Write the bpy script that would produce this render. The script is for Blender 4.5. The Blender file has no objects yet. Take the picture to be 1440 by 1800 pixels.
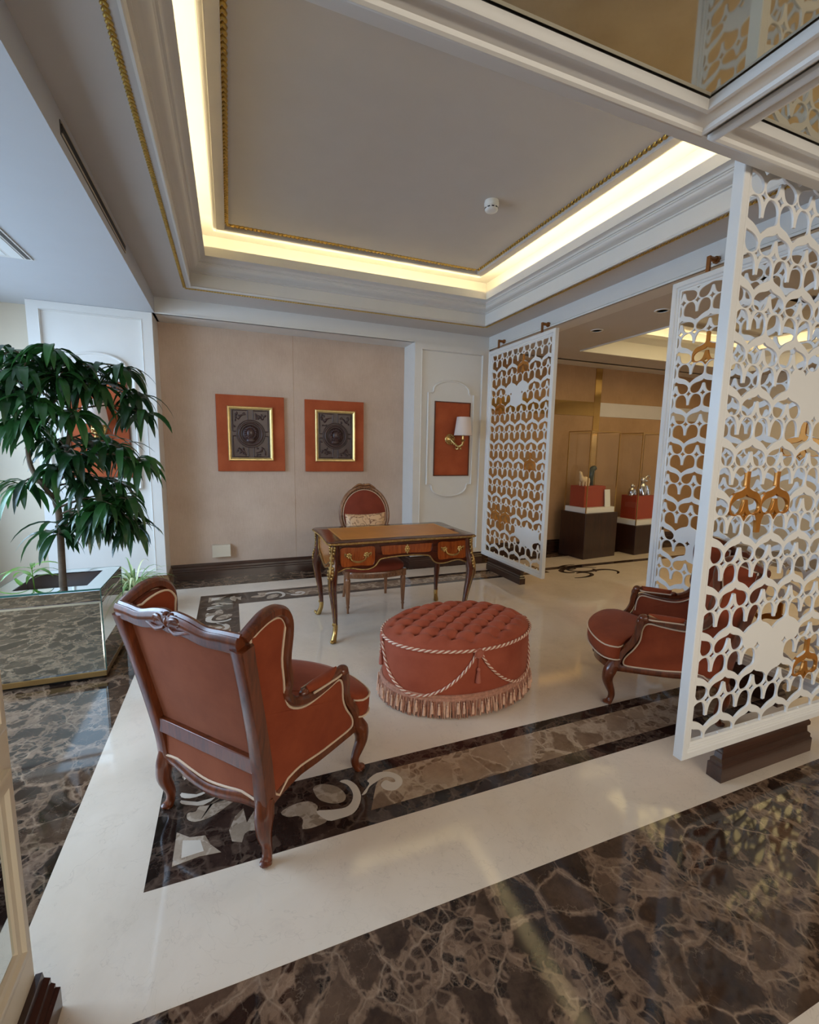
import bpy, bmesh, math, random
from mathutils import Vector, Matrix
PI = math.pi
rnd = random.Random(7)
scn = bpy.context.scene
COL = scn.collection

# ------------------------------------------------------------------ helpers
def crv(pts, n=6, closed=False):
    """Catmull-Rom through the points."""
    P = [tuple(p) for p in pts]; m = len(P); out = []
    rng = range(m if closed else m - 1)
    for i in rng:
        if closed:
            a, b, c, d = P[i - 1], P[i], P[(i + 1) % m], P[(i + 2) % m]
        else:
            a, b, c, d = P[max(i - 1, 0)], P[i], P[i + 1], P[min(i + 2, m - 1)]
        for k in range(n):
            t = k / n
            out.append(tuple(0.5 * (2 * b[j] + (c[j] - a[j]) * t + (2 * a[j] - 5 * b[j] + 4 * c[j] - d[j]) * t * t
                                    + (3 * b[j] - a[j] - 3 * c[j] + d[j]) * t ** 3) for j in range(len(b))))
    if not closed:
        out.append(P[-1])
    return out

def lerp(a, b, t): return a + (b - a) * t

class MB:
    def __init__(s): s.v = []; s.f = []; s.m = []; s.cur = 0
    def add(s, vs, fs):
        o = len(s.v); s.v += [tuple(p) for p in vs]
        for f in fs: s.f.append([o + i for i in f]); s.m.append(s.cur)
        return s
    def box(s, x0, x1, y0, y1, z0, z1):
        return s.add([(x, y, z) for z in (z0, z1) for y in (y0, y1) for x in (x0, x1)],
                     [(0, 2, 3, 1), (4, 5, 7, 6), (0, 1, 5, 4), (1, 3, 7, 5), (3, 2, 6, 7), (2, 0, 4, 6)])
    def prism(s, poly, w0, w1, fn):
        """poly (u,v); fn(u,v,w)->xyz"""
        n = len(poly)
        vs = [fn(u, v, w0) for u, v in poly] + [fn(u, v, w1) for u, v in poly]
        fs = [tuple(range(n))[::-1], tuple(range(n, 2 * n))] + [(i, (i + 1) % n, n + (i + 1) % n, n + i) for i in range(n)]
        return s.add(vs, fs)
    def loops(s, L, closed=True, cap0=False, cap1=False, wrap=False):
        n = len(L[0]); vs = [p for l in L for p in l]; fs = []
        m = len(L)
        for j in range(m if wrap else m - 1):
            a = j * n; b = ((j + 1) % m) * n
            for i in range(n if closed else n - 1):
                k = (i + 1) % n
                fs.append((a + i, a + k, b + k, b + i))
        if cap0: fs.append(tuple(range(n))[::-1])
        if cap1: fs.append(tuple(range((m - 1) * n, m * n)))
        return s.add(vs, fs)
    def tube(s, path, r, n=8, closed=False, ax=None, cap=True, prof=None):
        """r: number or list; ax=(a,b): squash along frame axes; prof: profile points instead of a circle"""
        P = [Vector(p) for p in path]; m = len(P)
        if not hasattr(r, '__len__'): r = [r] * m
        elif len(r) != m:
            R = list(r); r = []
            for i in range(m):
                t = i / (m - 1) * (len(R) - 1); k = min(int(t), len(R) - 2); r.append(lerp(R[k], R[k + 1], t - k))
        T = []
        for i in range(m):
            a = P[i - 1] if (i > 0 or closed) else P[i]; b = P[(i + 1) % m] if (i < m - 1 or closed) else P[i]
            d = b - a
            T.append(d.normalized() if d.length > 1e-9 else Vector((0, 0, 1)))
        up = Vector((0, 0, 1)) if abs(T[0].z) < .9 else Vector((0, 1, 0))
        N = (up - T[0] * up.dot(T[0])).normalized(); L = []
        for i in range(m):
            N = (N - T[i] * N.dot(T[i])); N = N.normalized() if N.length > 1e-6 else up
            B = T[i].cross(N)
            if prof: ring = [P[i] + B * (u * r[i]) + N * (v * r[i]) for u, v in prof]
            else:
                a, b = ax if ax else (1, 1)
                ring = [P[i] + B * (math.cos(2 * PI * k / n) * r[i] * a) + N * (math.sin(2 * PI * k / n) * r[i] * b) for k in range(n)]
            L.append(ring)
        return s.loops(L, True, cap and not closed, cap and not closed, wrap=closed)
    def lathe(s, prof, n=20, c=(0, 0, 0), M=None):
        L = []
        for r, z in prof:
            ring = [Vector((math.cos(2 * PI * k / n) * r, math.sin(2 * PI * k / n) * r, z)) for k in range(n)]
            if M: ring = [M @ p for p in ring]
            L.append([p + Vector(c) for p in ring])
        return s.loops(L, True, True, True)
    def ell(s, c, r, nu=10, nv=6, M=None):
        L = []
        for j in range(nv + 1):
            a = -PI / 2 + PI * j / nv; ca, sa = max(math.cos(a), .02), math.sin(a)
            ring = [Vector((math.cos(2 * PI * k / nu) * ca * r[0], math.sin(2 * PI * k / nu) * ca * r[1], sa * r[2])) for k in range(nu)]
            if M: ring = [M @ p for p in ring]
            L.append([p + Vector(c) for p in ring])
        return s.loops(L, True, True, True)
    def helix(s, path, R, r, turns, ph=0, n=6, closed=False, sub=8):
        """one strand of a twisted cord along path"""
        P = [Vector(p) for p in path]; m = len(P); out = []
        N = None
        for i in range(m):
            a = P[i - 1] if (i > 0 or closed) else P[i]; b = P[(i + 1) % m] if (i < m - 1 or closed) else P[i]
            T = (b - a).normalized()
            up = Vector((0, 0, 1)) if abs(T.z) < .95 else Vector((0, 1, 0))
            if N is None: N = (up - T * up.dot(T)).normalized()
            else: N = (N - T * N.dot(T)).normalized()
            B = T.cross(N); t = 2 * PI * turns * i / (m if closed else m - 1) + ph
            out.append(P[i] + B * math.cos(t) * R + N * math.sin(t) * R)
        return s.tube(out, r, n, closed)
    def build(s, name, mat=None, parent=None, smooth=True, ang=42, bevel=0, seg=2, sub=0, loc=None):
        me = bpy.data.meshes.new(name); me.from_pydata(s.v, [], s.f)
        mats = mat if isinstance(mat, (list, tuple)) else [mat]
        for m in mats:
            if m: me.materials.append(m)
        if len(mats) > 1: me.polygons.foreach_set('material_index', s.m)
        bm = bmesh.new(); bm.from_mesh(me)
        bmesh.ops.remove_doubles(bm, verts=bm.verts, dist=1e-6)
        ng = [f for f in bm.faces if len(f.verts) > 4]
        if ng: bmesh.ops.triangulate(bm, faces=ng, ngon_method='EAR_CLIP')
        bmesh.ops.recalc_face_normals(bm, faces=bm.faces)
        bm.to_mesh(me); bm.free()
        return link(name, me, parent, smooth, ang, bevel, seg, sub, loc)

def link(name, me, parent=None, smooth=True, ang=42, bevel=0, seg=2, sub=0, loc=None):
    if smooth:
        me.polygons.foreach_set('use_smooth', [True] * len(me.polygons))
        try: me.set_sharp_from_angle(angle=math.radians(ang))
        except Exception: pass
    o = bpy.data.objects.new(name, me); COL.objects.link(o)
    if parent: o.parent = parent
    if loc: o.location = loc
    if bevel:
        b = o.modifiers.new('bevel', 'BEVEL'); b.width = bevel; b.segments = seg; b.limit_method = 'ANGLE'; b.angle_limit = math.radians(35)
        b.harden_normals = False
    if sub:
        b = o.modifiers.new('sub', 'SUBSURF'); b.levels = sub; b.render_levels = sub
    return o

def tag(o, label, cat, group=None, kind=None):
    o['label'] = label
    if cat: o['category'] = cat
    if group: o['group'] = group
    if kind: o['kind'] = kind
    return o

def thing(name, label, cat, loc=(0, 0, 0), rz=0, group=None, kind=None):
    o = bpy.data.objects.new(name, None); COL.objects.link(o); o.location = loc; o.rotation_euler = (0, 0, rz)
    o.empty_display_size = .1
    return tag(o, label, cat, group, kind)

def struct(o, label):
    o['kind'] = 'structure'; o['label'] = label; return o

def copy_tree(o, parent=None):
    c = o.copy(); COL.objects.link(c); c.parent = parent
    for ch in list(o.children): copy_tree(ch, c)
    return c

# ------------------------------------------------------------------ materials
def srgb(r, g, b):
    f = lambda c: (c / 255) / 12.92 if c / 255 <= .04045 else (((c / 255) + .055) / 1.055) ** 2.4
    return (f(r), f(g), f(b), 1)

class NT:
    def __init__(s, name):
        s.mat = bpy.data.materials.new(name); s.mat.use_nodes = True
        s.t = s.mat.node_tree; s.t.nodes.clear()
        s.out = s.n('ShaderNodeOutputMaterial'); s.b = s.n('ShaderNodeBsdfPrincipled')
        s.l(s.b.outputs[0], s.out.inputs[0])
    def n(s, typ, **kw):
        x = s.t.nodes.new(typ)
        for k, v in kw.items():
            if k.startswith('i_'): x.inputs[k[2:].replace('_', ' ')].default_value = v
            else: setattr(x, k, v)
        return x
    def l(s, a, b): s.t.links.new(a, b)
    def coord(s, scale=(1, 1, 1), kind='Object'):
        tc = s.n('ShaderNodeTexCoord'); mp = s.n('ShaderNodeMapping'); mp.inputs['Scale'].default_value = scale
        s.l(tc.outputs[kind], mp.inputs[0]); return mp.outputs[0]
    def noise(s, vec, scale, detail=4, rough=.55, dist=0):
        x = s.n('ShaderNodeTexNoise'); x.inputs['Scale'].default_value = scale; x.inputs['Detail'].default_value = detail
        x.inputs['Roughness'].default_value = rough; x.inputs['Distortion'].default_value = dist
        s.l(vec, x.inputs['Vector']); return x
    def voro(s, vec, scale, feature='F1', rand=1):
        x = s.n('ShaderNodeTexVoronoi'); x.feature = feature; x.inputs['Scale'].default_value = scale
        x.inputs['Randomness'].default_value = rand; s.l(vec, x.inputs['Vector']); return x
    def ramp(s, fac, stops, interp='LINEAR'):
        x = s.n('ShaderNodeValToRGB'); x.color_ramp.interpolation = interp; e = x.color_ramp.elements
        while len(e) < len(stops): e.new(.5)
        for i, (p, c) in enumerate(stops):
            e[i].position = p; e[i].color = c if hasattr(c, '__len__') else (c, c, c, 1)
        s.l(fac, x.inputs[0]); return x.outputs[0]
    def mix(s, fac, a, b, mode='MIX'):
        x = s.n('ShaderNodeMix'); x.data_type = 'RGBA'; x.blend_type = mode
        for v, i in ((fac, 0), (a, 6), (b, 7)):
            if hasattr(v, 'links'): s.l(v, x.inputs[i])
            elif i == 0: x.inputs[0].default_value = v
            else: x.inputs[i].default_value = v
        return x.outputs[2]
    def math(s, op, a, b=0):
        x = s.n('ShaderNodeMath'); x.operation = op
        for v, i in ((a, 0), (b, 1)):
            if hasattr(v, 'links'): s.l(v, x.inputs[i])
            else: x.inputs[i].default_value = v
        return x.outputs[0]
    def bump(s, h, strength=.2, dist=.01):
        x = s.n('ShaderNodeBump'); x.inputs['Strength'].default_value = strength; x.inputs['Distance'].default_value = dist
        s.l(h, x.inputs['Height']); s.l(x.outputs[0], s.b.inputs['Normal'])
    def set(s, **kw):
        for k, v in kw.items():
            i = s.b.inputs[k.replace('_', ' ')]
            if hasattr(v, 'links'): s.l(v, i)
            else: i.default_value = v
        return s.mat

def plain(name, col, rough=.5, metal=0, bump=0, bscale=200, var=.06, vs=6, **kw):
    t = NT(name); c = t.coord()
    n = t.noise(c, vs, 3)
    a = tuple(x * (1 - var) for x in col[:3]) + (1,); b = tuple(min(1, x * (1 + var)) for x in col[:3]) + (1,)
    t.set(Base_Color=t.ramp(n.outputs[0], [(.3, a), (.7, b)]), Roughness=rough, Metallic=metal, **kw)
    if bump:
        t.bump(t.noise(c, bscale, 2).outputs[0], bump, .002)
    return t.mat

def wood(name, dark, light, rough=.3, scale=1.0, axis='Z', coat=.3):
    t = NT(name)
    sc = {'Z': (14, 14, 1.6), 'X': (1.6, 14, 14), 'Y': (14, 1.6, 14)}[axis]
    c = t.coord(tuple(k * scale for k in sc))
    n = t.noise(c, 2.2, 6, .6, .8); n2 = t.noise(c, 11, 3, .5)
    f = t.math('ADD', t.math('MULTIPLY', n.outputs[0], .75), t.math('MULTIPLY', n2.outputs[0], .25))
    t.set(Base_Color=t.ramp(f, [(.32, dark), (.5, tuple((a + b) / 2 for a, b in zip(dark, light))), (.7, light)]), Roughness=rough, Coat_Weight=coat, Coat_Roughness=.12)
    t.bump(n2.outputs[0], .08, .002)
    return t.mat

def suede(name, col, col2, rough=.85, sheen=.12):
    t = NT(name); c = t.coord()
    n = t.noise(c, 5, 5, .6); f = t.noise(c, 420, 2)
    base = t.ramp(n.outputs[0], [(.3, col), (.72, col2)])
    t.set(Base_Color=base, Roughness=rough, Sheen_Weight=sheen, Sheen_Roughness=.4)
    t.b.inputs['Sheen Tint'].default_value = (1, .75, .6, 1)
    t.b.inputs['Specular IOR Level'].default_value = .2
    t.bump(t.math('ADD', f.outputs[0], n.outputs[0]), .12, .002)
    return t.mat

def emperador(name, pal, scale=1.0, rough=.06, vein=1.0, crush=1.0):
    """brecciated brown marble: rounded clasts in a crushed pale matrix"""
    t = NT(name); c = t.coord((scale, scale, scale))
    w = t.noise(c, 2.2, 4, .6); w2 = t.noise(c, 17, 3, .6)
    def vadd(a, b, k):
        x = t.n('ShaderNodeVectorMath', operation='SCALE'); t.l(b, x.inputs[0]); x.inputs['Scale'].default_value = k
        y = t.n('ShaderNodeVectorMath', operation='ADD'); t.l(a, y.inputs[0]); t.l(x.outputs[0], y.inputs[1]); return y.outputs[0]
    V = vadd(vadd(c, w.outputs[1], .16), w2.outputs[1], .022)
    big = t.voro(V, 5.2, 'DISTANCE_TO_EDGE'); bigc = t.voro(V, 5.2)
    fine = t.voro(V, 19, 'DISTANCE_TO_EDGE'); finec = t.voro(V, 19)
    tiny = t.voro(V, 52, 'DISTANCE_TO_EDGE'); tinyc = t.voro(V, 52)
    patch = t.noise(c, 1.7, 3, .55); cloud = t.noise(V, 9, 6, .7)
    # crushed zone: close to a clast edge, widened and narrowed by a patchy noise
    width = t.ramp(patch.outputs[0], [(.36, 0), (.64, .34 * crush)])
    zone = t.ramp(t.math('SUBTRACT', big.outputs[0], t.math('MULTIPLY', width, .8)), [(.0, 1), (.05, 0)])
    sep = lambda o: (lambda x: (t.l(o, x.inputs[0]), x.outputs[0])[1])(t.n('ShaderNodeSeparateColor'))
    f1 = t.math('ADD', t.math('MULTIPLY', sep(bigc.outputs['Color']), .40), t.math('MULTIPLY', cloud.outputs[0], .68))
    clast = t.ramp(f1, [(.26, pal[0]), (.52, pal[1]), (.80, pal[2])])
    f2 = t.math('ADD', t.math('MULTIPLY', sep(finec.outputs['Color']), .5), t.math('ADD', t.math('MULTIPLY', sep(tinyc.outputs['Color']), .22), t.math('MULTIPLY', cloud.outputs[0], .35)))
    crushed = t.ramp(f2, [(.22, pal[0]), (.42, pal[1]), (.62, pal[2]), (.85, pal[3])])
    ef = t.math('MAXIMUM', t.ramp(fine.outputs[0], [(0, .75), (.03, .45), (.10, 0)]), t.ramp(tiny.outputs[0], [(0, .6), (.10, 0)]))
    brk = t.ramp(t.noise(V, 7, 3, .6).outputs[0], [(.36, .2), (.6, 1)])
    rnd_ = sep(finec.outputs['Color'])
    fr = t.math('SUBTRACT', fine.outputs[0], t.math('MULTIPLY', rnd_, .13))
    matrix = t.ramp(fr, [(-.0, 1), (.09, 0)])
    mcol = t.mix(t.ramp(cloud.outputs[0], [(.35, 0), (.65, 1)]), pal[2], pal[3])
    crushed = t.mix(t.math('MULTIPLY', matrix, .75), crushed, mcol)
    crushed = t.mix(t.math('MULTIPLY', t.math('MULTIPLY', ef, brk), .16 * vein), crushed, pal[4])
    body = t.mix(zone, clast, crushed)
    e1 = t.math('MULTIPLY', t.ramp(big.outputs[0], [(0, .8), (.012, .4), (.035, 0)]), brk)
    hair = t.ramp(t.voro(vadd(c, t.noise(c, 3.4, 5, .7).outputs[1], .3), 5, 'DISTANCE_TO_EDGE').outputs[0], [(0, .7), (.014, 0)])
    e = t.math('MAXIMUM', e1, t.math('MULTIPLY', t.math('MULTIPLY', hair, brk), .6))
    body = t.mix(t.math('MULTIPLY', e, .5 * vein), body, pal[4])
    t.set(Base_Color=body, Roughness=rough)
    return t.mat

M = {}
M['white'] = plain('white_paint', srgb(226, 222, 216), .45, var=.015)
M['ceil'] = plain('ceiling_paint', srgb(205, 198, 192), .6, var=.015)
M['bay'] = plain('bay_ceiling_darkened', srgb(200, 200, 202), .6, var=.01)  # white ceiling, colour darkened to offset the strong window light
M['cream'] = plain('cream_paint', srgb(214, 200, 178), .4, var=.02)
M['lacquer'] = plain('white_lacquer', srgb(232, 229, 225), .3, var=.01)
M['plastic'] = plain('white_plastic', srgb(235, 235, 232), .4, var=.01)
M['darkgrey'] = plain('dark_grille', srgb(70, 66, 62), .5)
M['black'] = plain('black', srgb(18, 17, 16), .5)
M['grey'] = plain('grey_liner', srgb(150, 142, 146), .5)
M['soil'] = plain('soil', srgb(52, 40, 30), .95, bump=.8, bscale=60, var=.3, vs=30)
M['mahog'] = wood('mahogany', srgb(58, 24, 11), srgb(122, 60, 30), .28, 1.2)
M['mahogx'] = wood('mahogany_rail', srgb(62, 24, 12), srgb(128, 60, 30), .28, 1.2, 'X')
M['wenge'] = wood('dark_baseboard_wood', srgb(46, 27, 20), srgb(74, 46, 34), .28, .6, 'X')
M['wengey'] = wood('dark_plinth_wood', srgb(40, 22, 18), srgb(66, 38, 30), .25, .6, 'Y')
M['oakbase'] = wood('brown_baseboard_wood', srgb(96, 66, 40), srgb(140, 104, 66), .35, .6, 'X')
M['rose'] = wood('rosewood', srgb(48, 18, 9), srgb(92, 40, 20), .18, 1.0, 'X', .6)
M['roseleg'] = wood('rosewood_leg', srgb(48, 18, 9), srgb(100, 46, 22), .2, 1.0, 'Z', .6)
M['veneer'] = wood('veneer', srgb(118, 48, 16), srgb(178, 92, 38), .18, 1.6, 'Z', .6)
M['veneer2'] = wood('side_veneer', srgb(150, 80, 32), srgb(205, 132, 66), .2, 1.6, 'Z', .6)
M['walnut'] = wood('walnut_chair', srgb(96, 56, 34), srgb(150, 104, 68), .35, 1.6)
M['ped'] = wood('pedestal_wood', srgb(34, 18, 12), srgb(62, 34, 22), .35, .8)
M['ochre'] = plain('ochre_leather', srgb(190, 126, 58), .38, bump=.15, bscale=500, var=.12, vs=4)
M['suede'] = suede('rust_suede', srgb(124, 52, 28), srgb(146, 68, 38))
M['suedeback'] = suede('faded_rust_suede', srgb(126, 66, 44), srgb(146, 82, 56))
M['ottosuede'] = suede('rose_rust_suede', srgb(142, 66, 45), srgb(165, 84, 60))
M['redfab'] = suede('rust_wall_fabric', srgb(158, 74, 42), srgb(180, 92, 56), .9, .2)
M['deskfab'] = suede('brown_red_velvet', srgb(112, 50, 36), srgb(134, 62, 44))
M['piping'] = plain('cream_piping', srgb(206, 178, 150), .7, var=.05)
M['cordp'] = plain('rust_cord', srgb(168, 92, 70), .7, var=.05)
M['cordc'] = plain('cream_cord', srgb(232, 206, 182), .7, var=.05)
M['fringe'] = plain('fringe_thread', srgb(176, 122, 98), .75, var=.25, vs=60)
M['fringe2'] = plain('fringe_thread_pale', srgb(214, 170, 142), .75, var=.15, vs=60)
M['brass'] = plain('gilt_brass', srgb(192, 158, 98), .3, 1, var=.12, vs=40)
M['oldbrass'] = plain('old_gilt_bronze', srgb(158, 126, 78), .4, 1, var=.3, vs=40)
M['gold'] = plain('gold_leaf', srgb(206, 170, 88), .4, .9, var=.2, vs=40)
M['goldframe'] = plain('gold_frame', srgb(226, 196, 130), .4, .75, var=.1, vs=20)
M['bronze'] = plain('bronze_lacquer', srgb(190, 124, 50), .3, .5, var=.12, vs=12)
M['bronze2'] = plain('brown_bronze', srgb(150, 98, 52), .4, .6, var=.1)
M['relief'] = plain('carved_dark_wood', srgb(62, 36, 32), .38, var=.15, vs=14)
M['shade'] = plain('lamp_shade_fabric', srgb(226, 208, 198), .8, var=.02)
M['mirror'] = plain('mirror_glass', (.74, .80, .78, 1), .015, 1, var=0)
M['smoke'] = plain('bronze_mirror', (.52, .48, .38, 1), .03, 1, var=0)
M['glassedge'] = plain('green_glass_edge', srgb(60, 110, 104), .1, var=.05)
M['champagne'] = plain('champagne_metal', srgb(186, 152, 98), .3, .85, var=.05)
M['brassmirror'] = plain('brass_mirror', srgb(196, 160, 100), .12, 1, var=.04)
M['bandreflect'] = plain('painted_band_reflection', srgb(214, 206, 200), .35, .3, var=.02)  # white reflection in the mirror band, painted as a flat pale colour
M['silver'] = plain('silver', srgb(205, 205, 208), .12, 1, var=.05)
M['redbox'] = plain('rust_display_block', srgb(160, 58, 32), .7, var=.05)
M['ivory'] = plain('ivory_glaze', srgb(226, 200, 160), .35, var=.1, vs=30)
M['jade'] = plain('dark_green_stone', srgb(40, 56, 50), .2, var=.3, vs=20)
M['curtain'] = plain('sheer_curtain', srgb(222, 220, 216), .8, var=.03)
M['pot'] = plain('cream_pot', srgb(222, 208, 176), .5, var=.04)
M['bark'] = plain('bark', srgb(104, 88, 72), .85, bump=.5, bscale=60, var=.25, vs=20)

def leafmat(name, a, b, rough=.28):
    t = NT(name); c = t.coord()
    n = t.n('ShaderNodeNewGeometry'); n = type('R', (), {'outputs': [n.outputs['Random Per Island']]})
    lt = tuple(min(1, x * 2.0) for x in b[:3]) + (1,)
    t.set(Base_Color=t.ramp(n.outputs[0], [(.0, a), (.6, b), (.82, b), (.97, lt)]), Roughness=rough, Coat_Weight=.3)
    t.b.inputs['Subsurface Weight'].default_value = 0
    tr = t.n('ShaderNodeBsdfTranslucent'); t.l(t.ramp(n.outputs[0], [(.3, tuple(min(1, x * 2.2) for x in a[:3]) + (1,)), (.7, tuple(min(1, x * 2.4) for x in b[:3]) + (1,))]), tr.inputs[0])
    mx = t.n('ShaderNodeMixShader'); mx.inputs[0].default_value = .22
    t.l(t.b.outputs[0], mx.inputs[1]); t.l(tr.outputs[0], mx.inputs[2]); t.l(mx.outputs[0], t.out.inputs[0])
    return t.mat
M['leaf'] = leafmat('ficus_leaf', srgb(22, 46, 26), srgb(40, 78, 36))
M['leaf2'] = leafmat('light_leaf', srgb(80, 120, 50), srgb(120, 160, 70))
M['spider'] = leafmat('spider_leaf', srgb(96, 136, 66), srgb(190, 206, 150), .4)

def wallpaper(name, a, b):
    t = NT(name); c = t.coord()
    n = t.noise(c, 2.2, 6, .62); st = t.noise(t.coord((260, 8, 14)), 1, 2); g = t.noise(c, 160, 2)
    f = t.math('ADD', t.math('MULTIPLY', n.outputs[0], .6), t.math('ADD', t.math('MULTIPLY', st.outputs[0], .25), t.math('MULTIPLY', g.outputs[0], .15)))
    t.set(Base_Color=t.ramp(f, [(.36, a), (.62, b)]), Roughness=.75)
    t.bump(t.math('ADD', st.outputs[0], g.outputs[0]), .12, .001)
    return t.mat
M['paper'] = wallpaper('taupe_wallpaper', srgb(186, 160, 140), srgb(204, 180, 160))
M['paper2'] = wallpaper('brown_wallpaper', srgb(158, 122, 86), srgb(178, 140, 102))

def cream_marble():
    t = NT('cream_marble'); c = t.coord()
    n = t.noise(c, 1.6, 6, .6, .6); n2 = t.noise(c, 9, 5, .65, .5)
    base = t.ramp(n.outputs[0], [(.35, srgb(214, 196, 176)), (.65, srgb(226, 209, 190))])
    spots = t.ramp(n2.outputs[0], [(.56, 0), (.72, .30)])
    base = t.mix(spots, base, srgb(196, 178, 162))
    vein = t.ramp(t.voro(t.noise(c, 2.2, 5, .65, .4).outputs[1], 5, 'DISTANCE_TO_EDGE').outputs[0], [(0, .22), (.012, 0)])
    base = t.mix(vein, base, srgb(160, 140, 122))
    t.set(Base_Color=base, Roughness=.07)
    return t.mat
M['mcream'] = cream_marble()
M['memp'] = emperador('dark_emperador_marble', [srgb(28, 19, 15), srgb(56, 40, 31), srgb(92, 70, 54), srgb(132, 105, 84), srgb(182, 154, 128)], 1.35)
M['mdark'] = emperador('black_brown_marble', [srgb(26, 18, 15), srgb(44, 32, 27), srgb(66, 50, 42), srgb(90, 72, 60), srgb(150, 130, 112)], 1.4, vein=.45)
M['mlight'] = emperador('light_emperador_marble', [srgb(104, 80, 60), srgb(134, 108, 86), srgb(160, 134, 110), srgb(182, 158, 134), srgb(206, 186, 162)], 1.2, vein=.6)
M['mtan'] = emperador('tan_marble', [srgb(126, 106, 88), srgb(150, 130, 110), srgb(172, 152, 132), srgb(186, 166, 146), srgb(206, 190, 172)], 2.0, vein=.4)
M['mpale'] = plain('pale_inlay_marble', srgb(206, 192, 176), .08, var=.06, vs=9)

def emit(name, col, st):
    t = NT(name); t.set(Base_Color=(0, 0, 0, 1), Emission_Color=col, Emission_Strength=st); return t.mat
M['led'] = emit('led_strip', (1, .86, .46, 1), 9)
M['lamp'] = emit('downlight_lens', (1, .9, .72, 1), 6)
def glass(name, tint=(1, 1, 1, 1)):
    t = NT(name)
    g = t.n('ShaderNodeBsdfGlossy'); g.inputs['Roughness'].default_value = .02
    tr = t.n('ShaderNodeBsdfTransparent'); tr.inputs[0].default_value = tint
    lw = t.n('ShaderNodeLayerWeight'); lw.inputs[0].default_value = .25
    fac = t.math('ADD', t.math('MULTIPLY', t.math('POWER', lw.outputs['Facing'], 4), .6), .035)
    mx = t.n('ShaderNodeMixShader'); t.l(fac, mx.inputs[0]); t.l(tr.outputs[0], mx.inputs[1]); t.l(g.outputs[0], mx.inputs[2])
    t.l(mx.outputs[0], t.out.inputs[0]); return t.mat
M['glass'] = glass('clear_glass')
# ------------------------------------------------------------------ camera
F_PX = 797.02
pit, yaw, rol = -0.136004653, 0.376364454, 0.017074017
fwd = Vector((math.sin(yaw) * math.cos(pit), math.cos(yaw) * math.cos(pit), math.sin(pit)))
r0 = Vector((math.cos(yaw), -math.sin(yaw), 0)); u0 = r0.cross(fwd)
rt = r0 * math.cos(rol) + u0 * math.sin(rol); up = -r0 * math.sin(rol) + u0 * math.cos(rol)
cam = bpy.data.cameras.new('camera'); cam.sensor_fit = 'HORIZONTAL'; cam.sensor_width = 36; cam.lens = 36 * F_PX / 1440
cam.clip_start = .05
camo = bpy.data.objects.new('camera', cam); COL.objects.link(camo)
camo.matrix_world = Matrix(((rt.x, up.x, -fwd.x, 0), (rt.y, up.y, -fwd.y, 0), (rt.z, up.z, -fwd.z, 1.5), (0, 0, 0, 1)))
scn.camera = camo

# ------------------------------------------------------------------ floor
ZB, ZS, ZL = .94, 2.78, 2.94          # (unused), soffit/bay height, tray soffit height
fl = MB(); fl.box(-2.6, 8.2, -4.2, 5.7, -.1, 0)
floor = struct(fl.build('floor', M['memp'], smooth=False), 'polished dark brown marble floor with cream field and inlaid border bands')
inl = [0]
def inlay(name, polys, mat, lift, th=.0006):
    b = MB()
    for p in polys: b.prism(p, lift - th, lift, lambda u, v, w: (u, v, w))
    return b.build(name, M[mat] if isinstance(mat, str) else mat, floor, smooth=False)
R = lambda x0, x1, y0, y1: [(x0, y0), (x1, y0), (x1, y1), (x0, y1)]
CX, CY, CY2, BW = -.323, 1.572, 4.87, .352
inlay('cream_field', [R(-.635, 6.9, 1.182, 5.19)], 'mcream', .0006)
inlay('cream_threshold', [R(-.6, 6.9, -.6, .565)], 'mcream', .0006)
XE = 3.7
L = .0012
inlay('dark_border', [R(CX, XE, CY, CY + BW), R(CX, XE, CY2 - BW, CY2), R(CX, CX + BW, CY + BW, CY2 - BW)], 'mdark', L)
ST = .072
inlay('brown_stripe', [[(.50, CY + ST), (XE, CY + ST), (XE, CY + BW - ST), (.62, CY + BW - ST), (.56, CY + .2)],
                       [(.50, CY2 - ST), (.56, CY2 - .2), (.62, CY2 - BW + ST), (XE, CY2 - BW + ST), (XE, CY2 - ST)],
                       [(CX + ST, CY + .84), (CX + .2, CY + .88), (CX + BW - ST, CY + .95), (CX + BW - ST, CY2 - .95), (CX + .2, CY2 - .88), (CX + ST, CY2 - .84)]], 'mlight', .0018)
# scroll inlay at the corners: outlines laid out on the floor in metres from the corner (u along the front band, v across it)
def px(*pts):
    """pixel outline of the 500x320 view (x2.88) of the front-left corner -> floor points"""
    out = []
    for a, b in pts:
        X, Y = 250 + a / 2.88, 1280 + b / 2.88
        d = rt * ((X - 720) / F_PX) - up * ((Y - 900) / F_PX) + fwd
        k = -1.5 / d.z; out.append((d.x * k, d.y * k))
    return out
tan = [px((175, 530), (240, 555), (320, 545), (345, 590), (400, 630), (290, 652), (150, 705)),
       px((440, 520), (470, 450), (512, 408), (530, 480), (562, 428), (580, 400), (582, 470), (596, 520), (560, 520), (520, 535), (505, 580), (455, 575)),
       px(*crv([(228, 462), (232, 432), (270, 425), (290, 398), (340, 392), (402, 352), (345, 386), (440, 360), (490, 350), (410, 412), (345, 452), (270, 476)], 3, True)),
       px(*crv([(702, 430), (760, 392), (840, 372), (888, 396), (886, 428), (938, 468), (880, 500), (812, 512), (815, 468), (790, 446), (740, 452)], 3, True)),
       px(*crv([(868, 300), (920, 285), (990, 300), (1030, 340), (1020, 372), (970, 384), (905, 368), (875, 336)], 3, True))]
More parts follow.
